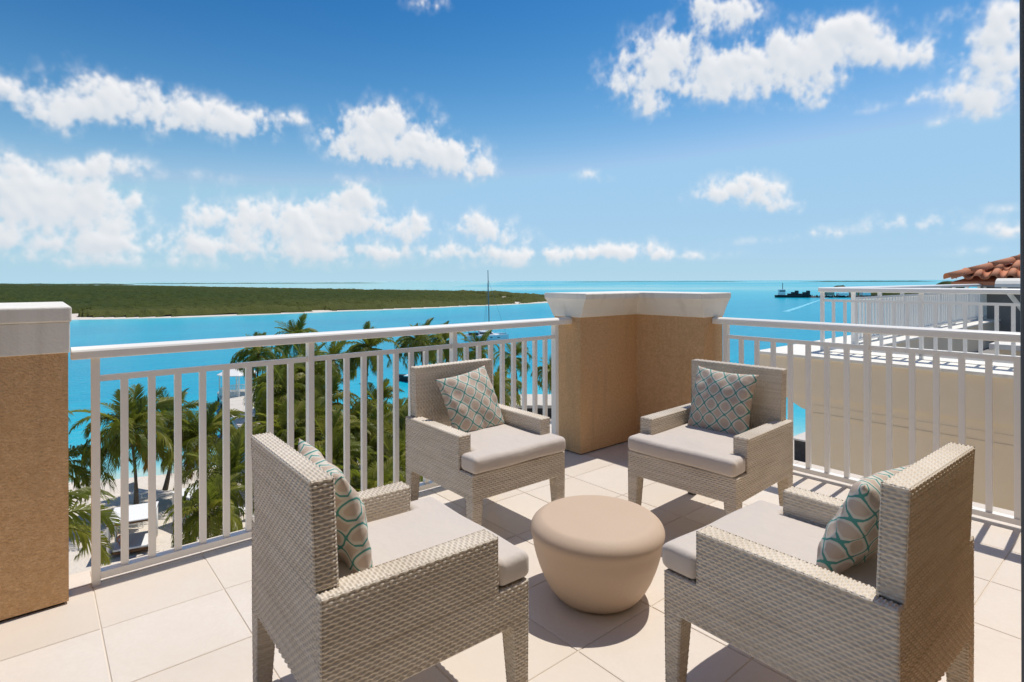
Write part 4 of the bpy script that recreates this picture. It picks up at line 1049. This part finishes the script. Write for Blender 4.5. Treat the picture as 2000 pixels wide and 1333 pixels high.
stand = dict(pelvis=(0, 0, .92), belly=(0, 0, 1.10), chest=(0, 0, 1.30), neck=(0, .01, 1.46), head=(0, .03, 1.58), crown=(0, .02, 1.68),
    shL=(-.19, 0, 1.38), elL=(-.27, -.03, 1.12), wrL=(-.26, .10, .90), haL=(-.25, .13, .82), shR=(.19, 0, 1.38), elR=(.28, .02, 1.13), wrR=(.22, .16, .98), haR=(.20, .22, .95),
    hipL=(-.10, 0, .86), knL=(-.11, .05, .48), anL=(-.12, -.03, .08), toL=(-.13, .12, .035), hipR=(.10, 0, .86), knR=(.12, .02, .48), anR=(.13, .0, .08), toR=(.14, .15, .035))
sit = dict(pelvis=(0, 0, .62), belly=(0, -.04, .80), chest=(0, -.08, 1.0), neck=(0, -.06, 1.16), head=(0, -.03, 1.28), crown=(0, -.04, 1.38),
    shL=(-.19, -.08, 1.08), elL=(-.27, -.12, .84), wrL=(-.22, .05, .70), haL=(-.2, .12, .67), shR=(.19, -.08, 1.08), elR=(.28, -.10, .84), wrR=(.22, .08, .72), haR=(.2, .15, .69),
    hipL=(-.10, .03, .60), knL=(-.13, .44, .62), anL=(-.13, .52, .20), toL=(-.13, .66, .16), hipR=(.10, .03, .60), knR=(.14, .44, .62), anR=(.14, .50, .20), toR=(.15, .64, .16))
person('person', 'person in orange swimwear sitting on the day bed of the white cabana', (4.15, 42.0, G), R(190), sit, True, suit='orange')
person('person', 'person with dark hair standing behind the first cabana', (4.1, 45.2, G), R(120), stand, False, suit='lime')
person('person', 'person in teal swimwear standing beside the second cabana', (7.9, 43.2, G), R(40), stand, True, suit='teal')
o = bevel(MB().box(-.9, .9, -.35, .35, 0, .16).build('beach_float', M['lime']), .07, 3); o.location = (4.9, 45.6, G + .95); o.rotation_euler = (0, 0, R(-35)); tag(o, 'lime green inflatable float lying on a low stand behind the first cabana', 'float')
t = thing('low_table', 'low white table under the lime green float', 'table', (4.9, 45.6, G), R(-35))
MB().box(-.8, .8, -.35, .35, .86, .945).build('top', M['white'], t)
for sx in (-1, 1):
    for sy in (-1, 1): MB().box(sx * .7 - .03, sx * .7 + .03, sy * .28 - .03, sy * .28 + .03, 0, .86).build('leg', M['white'], t)

# ------------------------------------------------------------------ boats
def hull_mesh(L_, bw, sheer, draft, m, name='hull', n=16, bow=2.2):
    """lofted hull, bow toward +x"""
    mb = MB(); rows = []
    for i in range(n + 1):
        f = i / n; x = -L_ / 2 + L_ * f; w = bw / 2 * (1 - f ** bow * .97) * (.86 + .14 * min(1, f * 4)); s_ = sheer * (1 + .18 * f * f)
        rows.append([(x, -w, s_), (x, -w * .96, s_ * .5), (x, -w * .75, 0), (x, -w * .35, -draft), (x, w * .35, -draft), (x, w * .75, 0), (x, w * .96, s_ * .5), (x, w, s_)])
    k = 8; vs = [p for r_ in rows for p in r_]
    fs = [(i * k + j, i * k + j + 1, (i + 1) * k + j + 1, (i + 1) * k + j) for i in range(n) for j in range(k - 1)]
    fs += [(i * k + k - 1, i * k, (i + 1) * k, (i + 1) * k + k - 1) for i in range(n)]
    fs += [tuple(range(k))[::-1], tuple(n * k + j for j in range(k))]
    return mb.add(vs, fs).mesh(name, m)
def build_boats():
    t = thing('catamaran', 'white sailing catamaran with bare mast anchored in the channel', 'catamaran', (106.2, 138.6, SEA), VR + R(8))
    hm = hull_mesh(13.2, 1.6, 1.55, .5, M['gel'])
    for sy in (-1, 1):
        h = link('hull', hm, t, (0, sy * 2.7, 0))
        for x in (-1.6, 1.2, 3.4): MB().box(x - .35, x + .35, sy * .74 - .03, sy * .74 + .03, .85, 1.05).build('porthole', M['glass'], h)
    bevel(MB().box(-5.6, 4.0, -2.6, 2.6, .95, 1.55).build('bridge_deck', M['gel'], t), .1, 2)
    cab = MB(); P = [(-2.6, 2.35, 1.55), (2.9, 1.9, 1.55), (2.9, -1.9, 1.55), (-2.6, -2.35, 1.55), (-2.4, 2.0, 2.75), (1.3, 1.55, 2.65), (1.3, -1.55, 2.65), (-2.4, -2.0, 2.75)]
    cb = bevel(cab.add(P, [(3, 2, 1, 0), (4, 5, 6, 7), (0, 1, 5, 4), (1, 2, 6, 5), (2, 3, 7, 6), (3, 0, 4, 7)]).build('cabin', M['gel'], t), .12, 2)
    for sy in (-1, 1): MB().add([(-2.2, sy * 2.30, 1.95), (1.9, sy * 1.95, 1.95), (1.3, sy * 1.76, 2.42), (-2.2, sy * 2.16, 2.48)], [(0, 1, 2, 3) if sy < 0 else (3, 2, 1, 0)]).build('window', M['glass'], t)
    bevel(MB().box(-5.6, -2.0, -2.2, 2.2, 3.25, 3.37).build('bimini', M['navy'], t), .05)
    for sx, sy in ((-5.4, -2), (-5.4, 2), (-3.4, -2), (-3.4, 2)): MB().tube([(sx, sy, 1.55), (sx, sy, 3.25)], .05, 6).build('bimini_post', M['alu'], t)
    MB().box(-5.3, -2.7, -2.0, 2.0, 1.55, 2.05).build('cockpit_seat', M['navy'], t)
    MB().tube([(.9, 0, 2.6), (.75, 0, 12), (.55, 0, 21.3)], [.17, .15, .10], 8).build('mast', M['alu'], t)
    MB().tube([(.8, 0, 3.9), (-5.0, 0, 4.1)], [.12, .10], 8).build('boom', M['alu'], t)
    MB().tube([(.6, 0, 4.25), (-4.8, 0, 4.35)], [.24, .16], 8).build('sail_cover', M['navy'], t)
    for p in ((6.2, 0, 1.5), (-.6, 3.2, 1.5), (-.6, -3.2, 1.5)): MB().tube([p, (.58, 0, 18.5)], .028, 5).build('stay', M['alu'], t)
    MB().box(5.2, 5.5, -2.7, 2.7, 1.35, 1.55).build('crossbeam', M['alu'], t)
    # motor boat behind the rear left chair
    t = thing('motor_boat', 'dark hulled motor boat with white deck moored behind the rear left armchair', 'motor boat', (52.3, 89.6, SEA), VR + R(165))
    link('hull', hull_mesh(7.0, 2.4, 1.0, .4, M['steel']), t)
    bevel(MB().box(-3.2, 1.6, -.95, .95, .95, 1.12).build('deck', M['gel'], t), .05)
    bevel(MB().box(-1.0, .6, -.6, .6, 1.12, 1.75).build('console', M['gel'], t), .08)
    MB().box(-1.3, .5, -.85, .85, 2.55, 2.63).build('hard_top', M['gel'], t)
    for sx in (-1.2, .4):
        for sy in (-.8, .8): MB().tube([(sx, sy, 1.1), (sx, sy, 2.55)], .035, 6).build('top_post', M['alu'], t)
    # small boat that drew the wake, far right
    t = thing('speed_boat', 'tiny white speed boat at the head of the long wake', 'speed boat', (660, 247, SEA), R(-8))
    link('hull', hull_mesh(9, 3, 1.3, .3, M['gel']), t)
    bevel(MB().box(-2, 1.5, -1.1, 1.1, 1.2, 2.5).build('cabin', M['gel'], t), .2)
    # the wake, a thin sheet of foam on the water
    A, B_ = Vector((655, 246)), Vector((330, 150)); mb = MB(); n = 60; vs = []
    for k in range(n + 1):
        f = k / n; p = A.lerp(B_, f) + Vector((0, 1.2 * math.sin(f * 5))); w = .5 + 1.4 * f + random.uniform(-.4, .4)
        vs += [(p.x, p.y - w, SEA + .03), (p.x, p.y + w, SEA + .03)]
    o = mb.add(vs, [(2 * k, 2 * k + 1, 2 * k + 3, 2 * k + 2) for k in range(n)]).build('boat_wake', M['foam']); kind(o, 'stuff')
    # dark dredging barge and the headland behind it
    t = thing('work_barge', 'long dark work barge with a small wheelhouse off the right headland', 'barge', (598, 262, SEA), R(-52))
    link('hull', hull_mesh(34, 8, 2.6, .5, M['steel'], bow=5), t)
    bevel(MB().box(-14, -8, -3, 3, 2.6, 8.5).build('wheelhouse', M['gel'], t), .2)
    MB().box(-13.6, -7.9, -3.05, 3.05, 6.2, 7.4).build('window', M['glass'], t)
    MB().tube([(-10, 0, 8.5), (-10, 0, 15)], .3, 6).build('mast', M['steel'], t)
    for k in range(6): MB().box(-5 + k * 3.6, -2.6 + k * 3.6, -2.6, 2.6, 2.6, 4.2 + 1.5 * ((k * 7) % 3)).build('cargo', M['steel'], t)
    t = thing('rock_jetty', 'long dark rock jetty with sheds joining the barge to the headland', 'jetty', (625, 235, SEA), R(-40))
    mb = MB(); r = random.Random(2)
    for k in range(70):
        x = -30 + k * 1.2; mb.add([(x + r.uniform(-2, 2), y, z) for y, z in ((-4, -1), (4, -1))] + [(x + 2.4, 4, -1), (x + 2.4, -4, -1), (x + r.uniform(0, 2), r.uniform(-2, 2), r.uniform(1.6, 3.2))], [(0, 4, 3), (1, 4, 0), (2, 4, 1), (3, 4, 2)])
    mb.build('rocks', M['steel'], t)
    for k, (x, w, h_) in enumerate(((-6, 7, 5.5), (6, 9, 4.6), (19, 6, 6.2), (30, 8, 5))): MB().box(x, x + w, -3, 3, 2.2, h_).build('shed', M['gel' if k % 2 else 'rock'], t)
    HEAD = [(655, 235), (690, 190), (760, 120), (900, 20), (1050, 40), (900, 200), (760, 260)]
    gx, gy = np.meshgrid(np.linspace(640, 1060, 210), np.linspace(10, 270, 130), indexing='ij'); d = sdist(gx, gy, HEAD)
    hh = np.clip(-d / 9, -.2, 1) * (2.5 + 4.5 * fbm(gx / 14, gy / 14, 4, 15))
    kind(link('headland_scrub', grid_mesh('headland_scrub', gx, gy, SEA - .4 + hh, M['scrub'], keep=d < 2)), 'stuff')
    for i, (u, v, h_, lab) in enumerate(((1500, 330, 14, 'round far tree clump on the horizon left of the tiled roof'), (1290, 470, 7, 'tiny far islet on the horizon above the railing post'))):
        b = bmesh.new(); bmesh.ops.create_icosphere(b, subdivisions=4, radius=1)
        for v_ in b.verts:
            c = v_.co.copy(); v_.co *= 1 + .6 * (float(fbm(np.array(c.x * 2 + i * 7 + 9), np.array(c.y * 2 + c.z + 9), 4, 5)) - .45)
        m = bpy.data.meshes.new('far_islet'); b.to_mesh(m); m.materials.append(M['bush']); m.polygons.foreach_set('use_smooth', [True] * len(m.polygons))
        o = link('far_islet', m, None, (u, v, SEA)); o.scale = (h_ * 1.9, h_ * 1.9, h_); tag(o, lab, 'islet')
build_boats()
